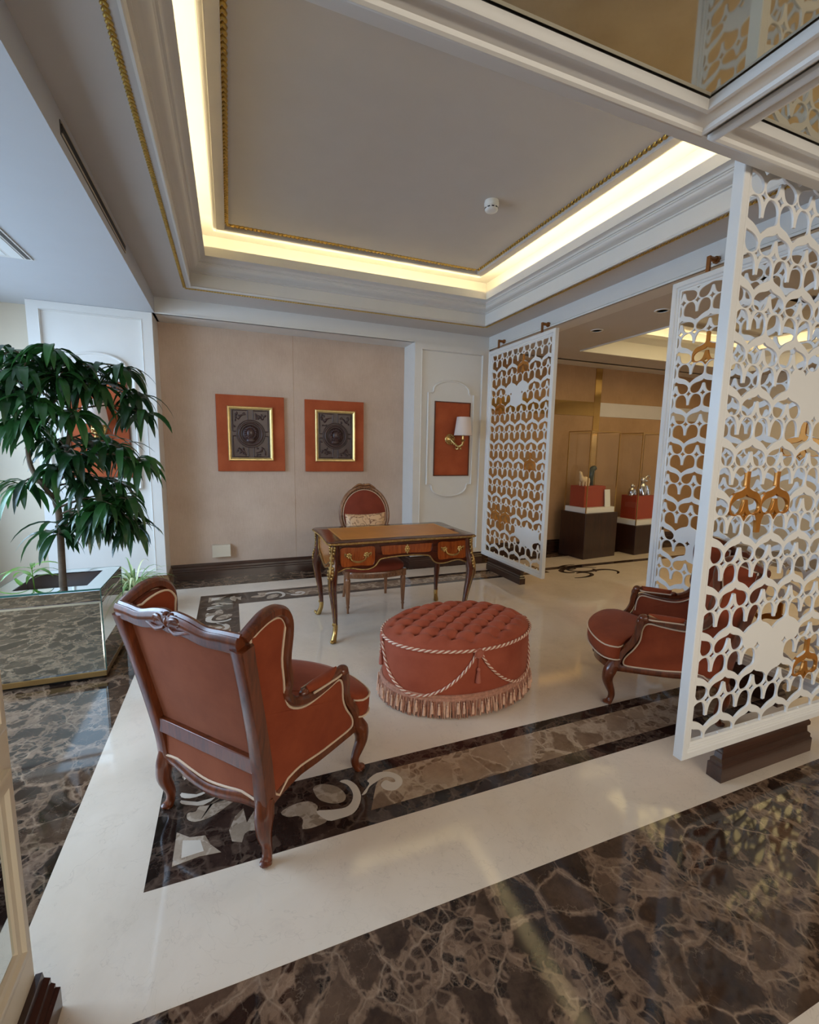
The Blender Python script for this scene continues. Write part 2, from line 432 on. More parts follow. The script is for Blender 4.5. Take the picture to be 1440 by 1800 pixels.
pale = [px((205, 572), (295, 570), (312, 625), (198, 662)),
        px(*crv([(882, 424), (940, 470), (1000, 460), (1062, 438), (1095, 400), (1108, 345), (1085, 292), (1040, 264), (1000, 272), (1040, 290), (1066, 330), (1062, 372), (1030, 404), (960, 416)], 3, True)),
        px(*crv([(1112, 340), (1150, 285), (1140, 268), (1188, 230), (1255, 224), (1308, 248), (1316, 284), (1280, 316), (1232, 314), (1208, 290), (1232, 266), (1262, 276), (1282, 272), (1268, 254), (1230, 250), (1182, 276), (1150, 300), (1135, 330)], 3, True)),
        px((214, 236), (240, 246), (212, 266)), px(*crv([(200, 330), (275, 338), (350, 310), (300, 342), (240, 358), (198, 352)], 2, True)),
        px(*crv([(198, 368), (280, 376), (372, 352), (310, 392), (250, 392), (200, 386)], 2, True))]
dk = [px(*crv([(516, 545), (545, 522), (578, 535), (580, 562), (548, 580), (518, 570)], 3, True))]
diag = lambda P: [(CX + (y - CY), CY + (x - CX)) for x, y in P]
flip = lambda P: [(x, CY + CY2 - y) for x, y in P]
def four(Ps):
    out = []
    for p in Ps:
        far_ = min(x for x, y in p) > CX + .42
        out += [f(p) for f in ((lambda q: q, diag, flip, lambda q: flip(diag(q))) if far_ else (lambda q: q, flip))]
    return out
def keep(Ps): return [p for p in Ps]
inlay('tan_scroll', four(tan), 'mtan', .0024); inlay('pale_scroll', four(pale), 'mpale', .0030); inlay('dark_eye', four(dk), 'mdark', .0034)
# far room: thin dark line and medallion
med = []
for (cx, cy, a, s, tt) in ((4.05, 4.45, .42, .1, .3), (4.3, 4.5, .36, .09, 2.2), (4.0, 4.35, .3, .08, 4.1), (4.35, 4.35, .3, .08, 5.2), (4.15, 4.6, .3, .07, 1.1)):
    c = [(cx + a * (1 - t) * math.cos(tt + 4.4 * t), cy + a * .55 * (1 - t) * math.sin(tt + 4.4 * t)) for t in [i / 26 for i in range(23)]]
    Lp, Rp = [], []
    for i, p in enumerate(c):
        q = c[min(i + 1, 22)]; o = c[max(i - 1, 0)]; d = Vector((q[0] - o[0], q[1] - o[1])).normalized(); w = s * .3 * math.sin(PI * (i + 2) / 27) + .004
        Lp.append((p[0] - d.y * w, p[1] + d.x * w)); Rp.append((p[0] + d.y * w, p[1] - d.x * w))
    med.append(Lp + Rp[::-1])
for i, m_ in enumerate(med): inlay('medallion_scroll', [m_], 'mdark', .0012 + .0004 * i)
inlay('dark_line', [R(XE, 6.9, 4.62, 4.72)], 'mdark', .0012)

# ------------------------------------------------------------------ moulding sweeps along a rectangular opening
def rectloops(b, prof, rect, ky=1.0, kyf=1.0):
    x0, x1, y0, y1 = rect
    b.loops([[(x0 + n, y0 + n * kyf, z), (x1 - n, y0 + n * kyf, z), (x1 - n, y1 - n * ky, z), (x0 + n, y1 - n * ky, z)] for n, z in prof])
    return b
TR = (-.293, 2.797, 1.62, 4.80)
KY = 1.75
def plate_hole(b, ox0, ox1, oy0, oy1, ix0, ix1, iy0, iy1, z):
    b.loops([[(ox0, oy0, z), (ox1, oy0, z), (ox1, oy1, z), (ox0, oy1, z)], [(ix0, iy0, z), (ix1, iy0, z), (ix1, iy1, z), (ix0, iy1, z)]])
# main ceiling: flat soffit ring, tray sides, cove and raised centre field
c = MB()
plate_hole(c, -.64, 3.2, 1.24, 5.25, TR[0], TR[1], TR[2], TR[3], ZL)
c.add([(-.8, 1.0, 3.47), (3.2, 1.0, 3.47), (3.2, 5.6, 3.47), (-.8, 5.6, 3.47)], [(0, 1, 2, 3)])
ceiling = struct(c.build('ceiling', M['ceil'], smooth=False), 'recessed tray ceiling with warm cove lighting and gilt rope moulding')
b = MB()
prof = [(0, ZL), (.0, 2.928), (.012, 2.926), (.018, 2.934), (.014, 2.945), (.006, 2.948), (.006, 3.055), (.02, 3.058), (.02, 3.066), (.034, 3.07)]
prof += [(.034 + .05 * math.sin(t), 3.07 + .03 * (1 - math.cos(t))) for t in [PI / 2 * i / 6 for i in range(1, 7)]]
prof += [(.092, 3.104), (.092, 3.112), (.104, 3.112)] + [(.104 + .03 * (1 - math.cos(t)), 3.112 + .018 * math.sin(t)) for t in [PI / 2 * i / 5 for i in range(1, 6)]]
prof += [(.15, 3.131), (.15, 3.142), (.142, 3.146), (.142, 3.212), (.130, 3.212), (.130, 3.15), (-.1, 3.15), (-.1, 3.47)]
rectloops(b, prof, TR, KY)
b.build('crown_moulding', M['white'], ceiling, ang=25)
# centre field and its flat frame
b = MB()
IX0, IX1, IY0, IY1 = -.077, 2.585, 2.0, 4.57
b2 = MB(); plate_hole(b2, IX0 + .10, IX1 - .10, IY0 + .1, IY1 - .1, IX0 + 1, IX1 - 1, IY0 + 1, IY1 - 1, 3.372)
b2.add([(IX0 + 1, IY0 + 1, 3.372), (IX1 - 1, IY0 + 1, 3.372), (IX1 - 1, IY1 - 1, 3.372), (IX0 + 1, IY1 - 1, 3.372)], [(0, 1, 2, 3)])
b2.build('centre_field', M['ceil'], ceiling, smooth=False)
rectloops(b, [(-.0, 3.47), (.0, 3.365), (.006, 3.352), (.03, 3.346), (.034, 3.340), (.095, 3.340), (.10, 3.345), (.10, 3.40)], (IX0, IX1, IY0, IY1))
b.build('field_frame', M['ceil'], ceiling, smooth=False)
# LED strips lying on the cove shelf
def strip(name, x0, x1, y0, y1):
    k = MB(); k.box(x0, x1, y0, y1, 3.152, 3.16); k.build(name, M['led'], ceiling, smooth=False)
strip('led_strip', -.20, -.185, 1.80, 4.60); strip('led_strip', 2.689, 2.704, 1.80, 4.60); strip('led_strip', -.18, 2.68, 4.592, 4.607); strip('led_strip', -.18, 2.68, 1.70, 1.715)
# gilt rope: overlapping leaf buds
def rope(name, rect, z, r, step, mat, sides='LBR'):
    k = MB(); x0, x1, y0, y1 = rect
    segs = {'L': ((x0, y0), (x0, y1)), 'B': ((x0, y1), (x1, y1)), 'R': ((x1, y1), (x1, y0))}
    for s in sides:
        (ax, ay), (bx, by) = segs[s]; ln = math.hypot(bx - ax, by - ay); n = int(ln / step); d = Vector(((bx - ax) / ln, (by - ay) / ln, 0)); nn = Vector((-d.y, d.x, 0))
        for i in range(n):
            p = Vector((ax, ay, z)) + d * (step * (i + .5))
            for sg in (-1, 1):
                a = .45 * sg; e1 = (d * math.cos(a) + nn * math.sin(a)); e2 = Vector((-e1.y, e1.x, 0))
                MX = Matrix((e1, e2, Vector((0, 0, 1)))).transposed()
                k.ell(p + nn * (sg * r * .42), (step * .68, r * .5, r * .62), 6, 4, MX)
    return k.build(name, mat, ceiling)
rope('rope_moulding', (.033, 2.478, 2.05, 4.44), 3.372, .021, .036, M['gold'])
rope('rope_moulding', (-.337, 2.845, 1.3, 4.868), ZL, .013, .024, M['gold'])

# ------------------------------------------------------------------ walls
w = MB(); w.box(-.67, 2.12, 5.58, 5.75, 0, ZL)
wall_back = struct(w.build('wall_back', M['paper'], smooth=False), 'taupe textured wallpaper wall behind the desk, between the white piers')
w = MB(); w.box(.716, .7185, 5.5788, 5.5802, .17, ZS); w.build('paper_seam', M['paper2'], wall_back, smooth=False)
w = MB(); w.box(-.66, 3.25, 5.25, 5.75, ZS, ZL + .02); w.box(-.66, 2.11, 5.235, 5.27, ZS, ZS + .012)
struct(w.build('trim_1', M['white'], smooth=False), 'white beam across the top of the wallpapered wall')
def basebd(name, path, mat, h=.168, label='', t=.05):
    """stepped profile along a polyline in plan; path points with outward normal to the right of travel"""
    pr = [(0, 0), (t, 0), (t, h * .5), (t * .8, h * .53), (t * .8, h * .62), (t * .62, h * .68), (t * .62, h * .8), (t * .35, h * .86), (t * .3, h), (0, h)]
    k = MB()
    n = len(path); dirs = []
    for i in range(n):
        d0 = Vector((path[i][0] - path[i - 1][0], path[i][1] - path[i - 1][1])).normalized() if i else None
        d1 = Vector((path[i + 1][0] - path[i][0], path[i + 1][1] - path[i][1])).normalized() if i < n - 1 else None
        if d0 is None: m_ = Vector((d1.y, -d1.x))
        elif d1 is None: m_ = Vector((d0.y, -d0.x))
        else:
            a_, b_ = Vector((d0.y, -d0.x)), Vector((d1.y, -d1.x)); m_ = (a_ + b_) / (1 + a_.dot(b_))
        dirs.append(m_)
    k.loops([[(path[i][0] + dirs[i].x * u, path[i][1] + dirs[i].y * u, z) for u, z in pr] for i in range(n)], True, True, True)
    return struct(k.build(name, mat, ang=30), label)
basebd('baseboard_back', [(-.67, 5.58), (2.11, 5.58)], M['wenge'], .172, 'dark wood stepped baseboard under the wallpapered wall')
basebd('baseboard_left', [(-1.70, 5.25), (-.66, 5.25), (-.66, 5.58)], M['oakbase'], .15, 'brown wood baseboard of the white pier by the window', .03)
basebd('baseboard_right', [(2.10, 5.58), (2.10, 5.25), (3.13, 5.25)], M['wenge'], .15, 'dark wood baseboard of the white pier with the lit sconce', .03)

def pier(name, x0, x1, label, cx, rx0, rx1):
    k = MB(); k.box(x0, x1, 5.25, 5.75, 0, ZS)
    p = struct(k.build(name, M['white'], bevel=.004), label)
    f = MB()   # raised border around a sunk panel
    a, z0, z1, t = .1, .16, 2.70, .024
    f.loops([[(x0 + .002 + n, y, z0 + m0), (x1 - .002 - n, y, z0 + m0), (x1 - .002 - n, y, z1 + .078 - m1), (x0 + .002 + n, y, z1 + .078 - m1)]
             for n, m0, m1, y in ((0, 0, 0, 5.249), (0, 0, 0, 5.25 - t), (a - .012, a - .052, .066, 5.25 - t), (a - .008, a - .048, .072, 5.25 - t - .004), (a, a - .04, .08, 5.25 - .004), (a, a - .04, .08, 5.249))])
    f.build('panel_border', M['white'], p, ang=30)
    # raised cartouche with arched ends around a fabric inset
    ex0, ex1 = cx - .315, cx + .315; zt, zb = 2.203, 1.073
    top = [(ex1, zt)] + [(cx + .262, zt + .002), (cx + .245, zt + .02)] + [(cx + .245 * math.cos(t), zt + .035 + .118 * math.sin(t)) for t in [PI * i / 22 for i in range(0, 23)]] + [(cx - .245, zt + .02), (cx - .262, zt + .002), (ex0, zt)]
    bot = [(ex0, zb), (cx - .262, zb - .002), (cx - .245, zb - .02)] + [(cx - .245 * math.cos(t), zb - .035 - .118 * math.sin(t)) for t in [PI * i / 22 for i in range(0, 23)]] + [(cx + .245, zb - .02), (cx + .262, zb - .002), (ex1, zb)]
    out = top + bot
    hole = [(rx1, 2.105), (rx0, 2.105), (rx0, 1.18), (rx1, 1.18)]
    q = MB(); q.prism(out, 5.251, 5.228, lambda u, v, w: (u, w, v)); q.tube([(u, 5.231, v) for u, v in out], .014, 8, True)
    q.build('cartouche', M['white'], p, ang=35)
    q = MB(); q.prism(hole, 5.2285, 5.222, lambda u, v, w: (u, w, v))
    q.build('fabric_inset', M['redfab'], p, smooth=False)
    q = MB()
    hp = [(rx1, 2.105), (rx0, 2.105), (rx0, 1.18), (rx1, 1.18)]
    q.loops([[(cx + (u - cx) * s, y, 1.6425 + (v - 1.6425) * s2) for u, v in hp] for s, s2, y in ((1, 1, 5.228), (1, 1, 5.214), (.955, .975, 5.214), (.955, .975, 5.228))])
    q.build('inset_frame', M['mahog'], p, smooth=False)
    return p
pier('wall_pier_left', -1.66, -.66, 'white panelled pier by the window with a rust fabric inset, behind the tree', -1.16, -1.41, -.905)
pier('wall_pier_right', 2.10, 3.13, 'white panelled pier with a rust fabric inset beside the far lattice screen', 2.606, 2.376, 2.876)

# left: window bay ceiling, fascia, window wall
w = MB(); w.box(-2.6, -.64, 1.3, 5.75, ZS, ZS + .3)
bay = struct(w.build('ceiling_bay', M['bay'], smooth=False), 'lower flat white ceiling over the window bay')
w = MB(); w.box(-2.6, -1.66, 5.45, 5.75, 0, ZS)
struct(w.build('wall_bay_end', M['cream'], smooth=False), 'plain cream end wall of the window bay')
# window wall with a tall window
w = MB(); WX = -2.45
w.box(WX - .2, WX, 1.0, 5.75, 0, .35); w.box(WX - .2, WX, 1.0, 5.75, 2.55, ZS + .3); w.box(WX - .2, WX, 1.0, 1.6, .35, 2.55); w.box(WX - .2, WX, 5.1, 5.75, .35, 2.55)
struct(w.build('wall_left', M['cream'], smooth=False), 'window wall of the bay')
w = MB()
for y in (1.6, 2.77, 3.93, 5.05): w.box(WX - .12, WX - .06, y, y + .05, .35, 2.55)
for z in (.35, 1.75, 2.5): w.box(WX - .12, WX - .06, 1.6, 5.1, z, z + .05)
win = struct(w.build('window_1', M['white'], smooth=False), 'tall white-framed window of the bay')
w = MB(); w.box(WX - .095, WX - .09, 1.6, 5.1, .35, 2.55); w.build('pane', M['glass'], win, smooth=False)
# near left wall end (white panelled, mirror inset)
w = MB(); w.box(-.95, -.52, .42, 1.29, 0, ZS)
nl = struct(w.build('wall_near_left', M['cream'], bevel=.006), 'cream wall end with mirror inset at the left edge')
q = MB()
def yloop(z0, z1, y0, y1, prof):
    q.loops([[(-.52 + o, y0 + n, z0 + n), (-.52 + o, y1 - n, z0 + n), (-.52 + o, y1 - n, z1 - n), (-.52 + o, y0 + n, z1 - n)] for n, o in prof])
PR = [(0, 0), (0, .012), (.012, .018), (.03, .018), (.036, .01), (.05, .008), (.055, 0)]
yloop(.24, .74, .46, 1.25, PR); yloop(.84, 2.6, .46, 1.25, PR)
q.build('panel_moulding', M['cream'], nl, ang=30)
q = MB(); q.box(-.521, -.517, .52, 1.20, .30, .68); q.box(-.521, -.517, .52, 1.20, .90, 2.54); q.build('mirror_inset', M['mirror'], nl, smooth=False)
basebd('baseboard_near', [(-.52, .42), (-.52, 1.29)], M['wengey'], .125, 'dark stepped baseboard at the left edge', .05)

# header over the opening to the next room
w = MB(); w.box(3.13, 3.33, 1.0, 5.75, ZS, ZL + .5); w.box(3.122, 3.14, 1.0, 5.25, ZS, ZS + .012); w.box(3.122, 3.14, 1.0, 5.25, ZS + .02, ZS + .026)
struct(w.build('trim_2', M['white'], smooth=False), 'white header above the opening to the next room')

# ------------------------------------------------------------------ next room
w = MB(); w.box(3.13, 8.2, 5.58, 5.75, 0, ZS + .4)
wr = struct(w.build('wall_right_back', M['paper2'], smooth=False), 'brown wallpaper wall of the next room behind the display cases')
w = MB(); w.box(3.13, 8.2, 5.25, 5.75, ZS, ZL + .02)
struct(w.build('trim_3', M['white'], smooth=False), 'white beam above the brown wallpaper of the next room')
basebd('baseboard_right_back', [(3.13, 5.58), (8.2, 5.58)], M['wenge'], .172, 'dark baseboard of the next room')
w = MB(); w.box(8.0, 8.2, -4.2, 5.75, 0, 3.4)
struct(w.build('wall_right', M['cream'], smooth=False), 'side wall of the next room')
w = MB(); plate_hole(w, 3.33, 8.2, 1.0, 5.3, 4.15, 7.4, 1.8, 4.75, ZS)
w.add([(3.3, 1.0, 3.25), (8.2, 1.0, 3.25), (8.2, 5.6, 3.25), (3.3, 5.6, 3.25)], [(0, 1, 2, 3)])
cr = struct(w.build('ceiling_right', M['ceil'], smooth=False), 'tray ceiling of the next room')
w = MB(); rectloops(w, [(0, ZS), (.0, ZS - .015), (.02, ZS - .012), (.02, 2.95), (.08, 3.0), (.09, 3.02), (.09, 3.06), (.07, 3.06), (.07, 3.02), (-.15, 3.02), (-.15, 3.25)], (4.15, 7.4, 1.8, 4.75))
w.build('crown_moulding', M['white'], cr, ang=25)
w = MB(); rectloops(w, [(0, 3.25), (0, 3.16), (.12, 3.16), (.12, 3.2), (1.2, 3.2)], (4.32, 7.23, 1.97, 4.58)); w.build('field_frame', M['ceil'], cr, smooth=False)
for q_ in ((4.08, 4.095, 1.85, 4.7), (7.46, 7.475, 1.85, 4.7), (4.15, 7.4, 4.80, 4.815)):
    w = MB(); w.box(q_[0], q_[1], q_[2], q_[3], 3.022, 3.03); w.build('led_strip', M['led'], cr, smooth=False)

# lobby behind the camera
w = MB(); w.box(-2.6, 8.2, -4.4, -4.2, 0, 3.4)
struct(w.build('wall_front', M['cream'], smooth=False), 'lobby wall behind the viewer')
w = MB(); w.box(-2.8, -2.6, -4.4, 1.6, 0, 3.4)
struct(w.build('wall_lobby_left', M['cream'], smooth=False), 'left wall of the lobby')
# mirrored ceiling over the lobby edge
MZ = 2.55
w = MB(); w.box(-.95, 8.2, -4.4, 1.24, MZ + .03, ZL + .5)
cl = struct(w.build('ceiling_lobby', M['white'], smooth=False), 'lower white ceiling with mirror panels framed by mouldings')
w = MB(); w.box(-.95, 8.2, 1.196, 1.24, MZ, MZ + .04)
gx = [(-.28, 1.39), (1.60, 2.035), (2.245, 3.9), (4.11, 5.8)]; gy = [(-.62, 1.10), (-2.5, -.83)]
edges_x = [-.95] + [v for a in gx for v in a] + [8.2]
for k in range(0, len(edges_x), 2):     # flat strips between mouldings
    a, b_ = edges_x[k], edges_x[k + 1]
    if k == 0: w.box(a, b_ - .09, -4.4, 1.196, MZ, MZ + .04)
    elif k == len(edges_x) - 2: w.box(a + .09, b_, -4.4, 1.196, MZ, MZ + .04)
    else: w.box(a + .09, b_ - .09, -4.4, 1.196, MZ + .012, MZ + .04)
w.box(-.95, 8.2, -.74, -.71, MZ, MZ + .04); w.box(-.95, 8.2, -4.4, -2.59, MZ, MZ + .04)
w.build('beam_strip', M['white'], cl, smooth=False)
mp = [(-.090, 0), (-.090, -.012), (-.082, -.02), (-.074, -.022), (-.066, -.018), (-.062, -.008), (-.052, -.004), (-.042, .004), (-.03, .006), (-.026, .0), (-.018, -.006), (-.008, -.004), (-.002, .006), (0, .02)]
for (x0, x1) in gx:
    for (y0, y1) in gy:
        k = MB(); rectloops(k, [(n, MZ + z) for n, z in mp], (x0, x1, y0, y1)); k.build('mirror_moulding', M['white'], cl, ang=35)
        k = MB(); x0_, x1_, y0_, y1_ = x0 - .002, x1 + .002, y0 - .002, y1 + .002
        k.loops([[(x0_ + n, y0_ + n, z), (x1_ - n, y0_ + n, z), (x1_ - n, y1_ - n, z), (x0_ + n, y1_ - n, z)] for n, z in ((0, MZ + .024), (.022, MZ + .0185))], True, False, True)
        k.build('mirror_panel', M['smoke'], cl, smooth=False)
# ------------------------------------------------------------------ carved lattice screens
UH = [(0, .385), (.05, .378), (.062, .30), (.078, .20), (.115, .115), (.175, .052), (.25, .036), (.33, .052), (.40, .10), (.442, .18), (.452, .27), (.446, .35), (.415, .405), (.34, .435), (.25, .465), (.165, .505), (.09, .555), (.03, .60), (0, .625)]
IH = [(0, .575), (.045, .612), (.12, .640), (.22, .66), (.31, .685), (.385, .725), (.44, .785), (.450, .85), (.420, .92), (.35, .962), (.27, .972), (.195, .955), (.14, .91), (.105, .845), (.08, .77), (.064, .71), (.055, .678), (0, .67)]
SH = [(0, -.085), (.024, -.024), (.085, 0), (.024, .024), (0, .085), (-.024, .024), (-.085, 0), (-.024, -.024)]
def mirror_half(P):
    return P + [(-u, v) for u, v in P[::-1] if u > 1e-6]
def smooth_hole(P, half=True):
    if half:
        a = crv(P, 2); return a + [(-u, v) for u, v in a[::-1] if u > 1e-6]
    return P
HU, HI = smooth_hole(UH), smooth_hole(IH)

def curve_mesh(name, outlines, ext, bev):
    cu = bpy.data.curves.new(name, 'CURVE'); cu.dimensions = '2D'; cu.fill_mode = 'BOTH'; cu.extrude = ext; cu.bevel_depth = bev; cu.bevel_resolution = 1
    for P in outlines:
        sp = cu.splines.new('POLY'); sp.points.add(len(P) - 1); sp.use_cyclic_u = True
        for i, (x, y) in enumerate(P): sp.points[i].co = (x, y, 0, 1)
    o = bpy.data.objects.new('tmp', cu); COL.objects.link(o)
    bpy.context.view_layer.update(); dg = bpy.context.evaluated_depsgraph_get()
    me = bpy.data.meshes.new_from_object(o.evaluated_get(dg)); bpy.data.objects.remove(o); bpy.data.curves.remove(cu)
    me.name = name; me.materials.clear(); return me

def lattice_mesh(W, H, wu, hv, u0, star0, omit):
    """opening 0..W x 0..H; u0: x of a U-cell centre; star0: height of the top star row; omit: set of ('U'|'I', ix, row)"""
    outl = []; mx, my = .35, .35
    outl.append([(-mx, -my), (W + mx, -my), (W + mx, H + my), (-mx, H + my)])
    for r in range(-1, int(H / hv) + 2):
        zt = star0 - r * hv
        for i in range(-2, int(W / wu) + 3):
            cu_ = u0 + i * wu; ci = cu_ + wu / 2
            for kind, P, cx in (('U', HU, cu_), ('I', HI, ci)):
                if (kind, i, r) in omit: continue
                if kind == 'I' and zt - hv < 0:      # cut bottom row: plain arch without a spike
                    h_ = [p for p in crv(IH, 2) if p[0] >= 0][:15] + [(.45, .97)]
                    P = h_ + [(-u, v) for u, v in h_[::-1] if u > 1e-6]
                Q = [(cx + u * wu, zt - v * hv) for u, v in P]
                if any(q[0] < -mx + .01 or q[0] > W + mx - .01 or q[1] < -my + .01 or q[1] > H + my - .01 for q in Q): continue
                outl.append(Q)
            for kind, cx in (('s', cu_), ('t', ci)):
                if (kind, i, r) in omit: continue
                Q = [(cx + u * wu, zt - v * hv) for u, v in SH]
                if any(q[0] < -mx + .01 or q[0] > W + mx - .01 or q[1] < -my + .01 or q[1] > H + my - .01 for q in Q): continue
                outl.append(Q)
    me = curve_mesh('lattice', [outl[0]] + [ring(P, .0052) for P in outl[1:]], .0034, .0015)
    bm = bmesh.new(); bm.from_mesh(me)
    e = .022
    for co, no in (((-e, 0, 0), (-1, 0, 0)), ((W + e, 0, 0), (1, 0, 0)), ((0, -e, 0), (0, -1, 0)), ((0, H + e, 0), (0, 1, 0))):
        bmesh.ops.bisect_plane(bm, geom=bm.verts[:] + bm.edges[:] + bm.faces[:], plane_co=co, plane_no=no, clear_outer=True)
    bm.to_mesh(me); bm.free()
    return me

def ring(P, d):
    """offset a closed outline outward by d"""
    n = len(P); A = sum(P[i][0] * P[(i + 1) % n][1] - P[(i + 1) % n][0] * P[i][1] for i in range(n)); s = 1 if A > 0 else -1; out = []
    for i in range(n):
        a, b = P[i - 1], P[(i + 1) % n]; t = Vector((b[0] - a[0], b[1] - a[1])); t = t.normalized() if t.length else Vector((1, 0))
        out.append((P[i][0] + t.y * d * s, P[i][1] - t.x * d * s))
    return out

def motif(cells, wu, hv, u0, star0):
    """bronze-painted onion cells: band around each inverted opening, its stem and its foot star"""
    parts = []
    for kind, i, r in cells:
        zt = star0 - r * hv
        if kind == 'I':
            cx = u0 + (i + .5) * wu
            In = [(cx + u * wu, zt - v * hv) for u, v in HI]
            H2 = crv([(.056, .10), (.056, .38), (.10, .455), (.2, .50), (.33, .53), (.43, .60), (.49, .70), (.50, .82), (.49, .93), (.44, .985), (.38, 1.0), (.31, 1.012), (.22, .99), (.13, 1.0), (.07, 1.05), (0, 1.13)], 3)
            Ou = [(cx + u * wu, zt - v * hv) for u, v in H2] + [(cx - u * wu, zt - v * hv) for u, v in H2[::-1]]
            st = [(cx + u * wu, zt - hv - v * hv) for u, v in SH]
            parts.append([Ou, In, st])
        else:   # spike between two onions
            cx = u0 + i * wu
            H2 = [(.17, -.02), (.12, .06), (.085, .12), (.07, .22), (.065, .31), (.055, .385)]
            parts.append([[(cx + u * wu, zt - v * hv) for u, v in H2] + [(cx - u * wu, zt - v * hv) for u, v in H2[::-1]], [(cx + u * wu * .8, zt + .0 - v * hv * .8) for u, v in SH[:]]][:1])
    return parts

def screen(label, W, Ht, z0, fw, wu, hv, u0, star0, omit, bron, brackets, plinth):
    """local frame: x along the screen, y towards its back, z up; origin at the floor under its left end"""
    t = thing('lattice_screen', label, 'screen', group='carved lattice screens')
    TH = .046
    b = MB(); OW, OH = W - 2 * fw, Ht - 2 * fw
    def rail(prof):
        b.loops([[(n, y, z0 + n), (W - n, y, z0 + n), (W - n, y, z0 + Ht - n), (n, y, z0 + Ht - n)] for n, y in prof], True, False, False)
    rail([(fw, TH / 2), (fw, .017), (fw - .004, .015), (fw - .010, .014), (fw - .012, .009), (fw - .016, .0065), (fw - .022, .0075), (fw - .024, .010), (fw - .030, .010), (fw - .032, .003), (fw - .036, .0), (.003, 0), (0, .003), (0, TH - .003), (.004, TH), (fw - .038, TH), (fw - .034, TH - .003), (fw - .022, TH - .003), (fw - .018, TH - .008), (fw - .01, TH - .006), (fw - .006, TH - .01), (fw, TH - .012), (fw, TH / 2)])
    b.build('frame', M['lacquer'], t, ang=30)
    me = lattice_mesh(OW, OH, wu, hv, u0 - fw, star0 - z0 - fw, omit); me.materials.append(M['lacquer'])
    o = link('lattice', me, t, True, 40); o.rotation_euler = (PI / 2, 0, 0); o.location = (fw, TH / 2, z0 + fw)
    for grp in bron:
        for k, outl in enumerate([grp]):
            pass
        outs = [P for part in motif(grp, wu, hv, u0 - fw, star0 - z0 - fw) for P in [part]]
        mb_me = None
        bm = bmesh.new()
        for part in outs:
            mm = curve_mesh('bronze_motif', [ring(part[0], -.001)] + [ring(P, .003) for P in part[1:]], .0052, .0018); bm.from_mesh(mm); bpy.data.meshes.remove(mm)
        mm = bpy.data.meshes.new('bronze_motif'); bm.to_mesh(mm); bm.free(); mm.materials.append(M['bronze'])
        o = link('bronze_motif', mm, t, True, 40); o.rotation_euler = (PI / 2, 0, 0); o.location = (fw, TH / 2, z0 + fw)
        o['label'] = 'bronze painted onion motif'
    for x in brackets:
        k = MB(); k.box(x - .012, x + .012, .008, .024, z0 + Ht - .01, z0 + Ht + .105)
        k.tube([(x, .016, z0 + Ht + .092), (x, .085, z0 + Ht + .092)], .015, 12); k.tube([(x, .078, z0 + Ht + .092), (x, .096, z0 + Ht + .092)], .024, 14)
        k.build('bracket', M['bronze2'], t)
    a0, a1, yb0, yb1, h = plinth
    pr = [(0, 0), (0, h * .42), (.006, h * .46), (.006, h * .56), (.016, h * .62), (.018, h * .78), (.010, h * .84), (.010, h * .93), (.016, h)]
    k = MB(); k.loops([[(a0 + n, yb0 + n, z), (a1 - n, yb0 + n, z), (a1 - n, yb1 - n, z), (a0 + n, yb1 - n, z)] for n, z in pr], True, True, True)
    k.build('plinth', M['wenge'], t, ang=30)
    return t

# near screen, facing the viewer (x along +X)
s1 = screen('large white carved lattice screen in the right foreground on a dark plinth', 1.225, 2.54, .168, .066, .2, .207, 1.948 - 1.797, .419 + .207 * 10,
            {('I', 1, 8), ('I', 2, 8), ('U', 2, 9), ('s', 2, 9), ('t', 1, 9), ('t', 2, 9), ('U', 2, 3), ('U', 3, 3), ('I', 2, 3), ('t', 2, 3), ('s', 2, 4), ('s', 3, 4)} - {('t', 1, 9), ('t', 2, 9)},
            [[('I', 0, 5), ('I', 1, 5), ('U', 1, 6)], [('I', 3, 9)], [('I', 3, 1)]], [], (.255, .935, -.014, .055, .168))
s1.location = (1.797, 1.25, 0)
# far screen beside the right pier: its front looks to -X; local x runs from the far end towards the viewer
FX = 3.03
s2 = screen('white carved lattice screen beside the sconce pier, far end of the opening', 1.255, 2.555, .165, .068, .215, .215, .066 + .1075, 2.591,
            {('I', 1, 1), ('I', 2, 1), ('U', 2, 2), ('s', 2, 2), ('U', 3, 9), ('U', 4, 9), ('I', 3, 9), ('t', 3, 9), ('s', 3, 10), ('s', 4, 10)},
            [[('I', 2, 0)], [('I', 0, 2)], [('I', 3, 5)], [('I', 0, 8), ('I', 1, 8), ('U', 1, 9)]], (.20, 1.02), (.17, .90, -.016, .058, .165))
s2.location = (FX, 5.085, 0); s2.rotation_euler = (0, 0, -PI / 2)
# middle screen, nearer end of the opening
s3 = screen('white carved lattice screen standing behind the right armchair', 1.245, 2.555, .165, .068, .210, .213, .192, 2.567,
            {('I', 0, 7), ('I', 1, 7), ('U', 1, 8), ('s', 1, 8)},
            [[('I', 0, 1)], [('I', 3, 4)], [('I', 3, 9), ('I', 2, 9), ('U', 3, 10)]], (.25, 1.0), (.30, 1.0, -.016, .058, .165))
s3.location = (FX, 2.55, 0); s3.rotation_euler = (0, 0, -PI / 2)
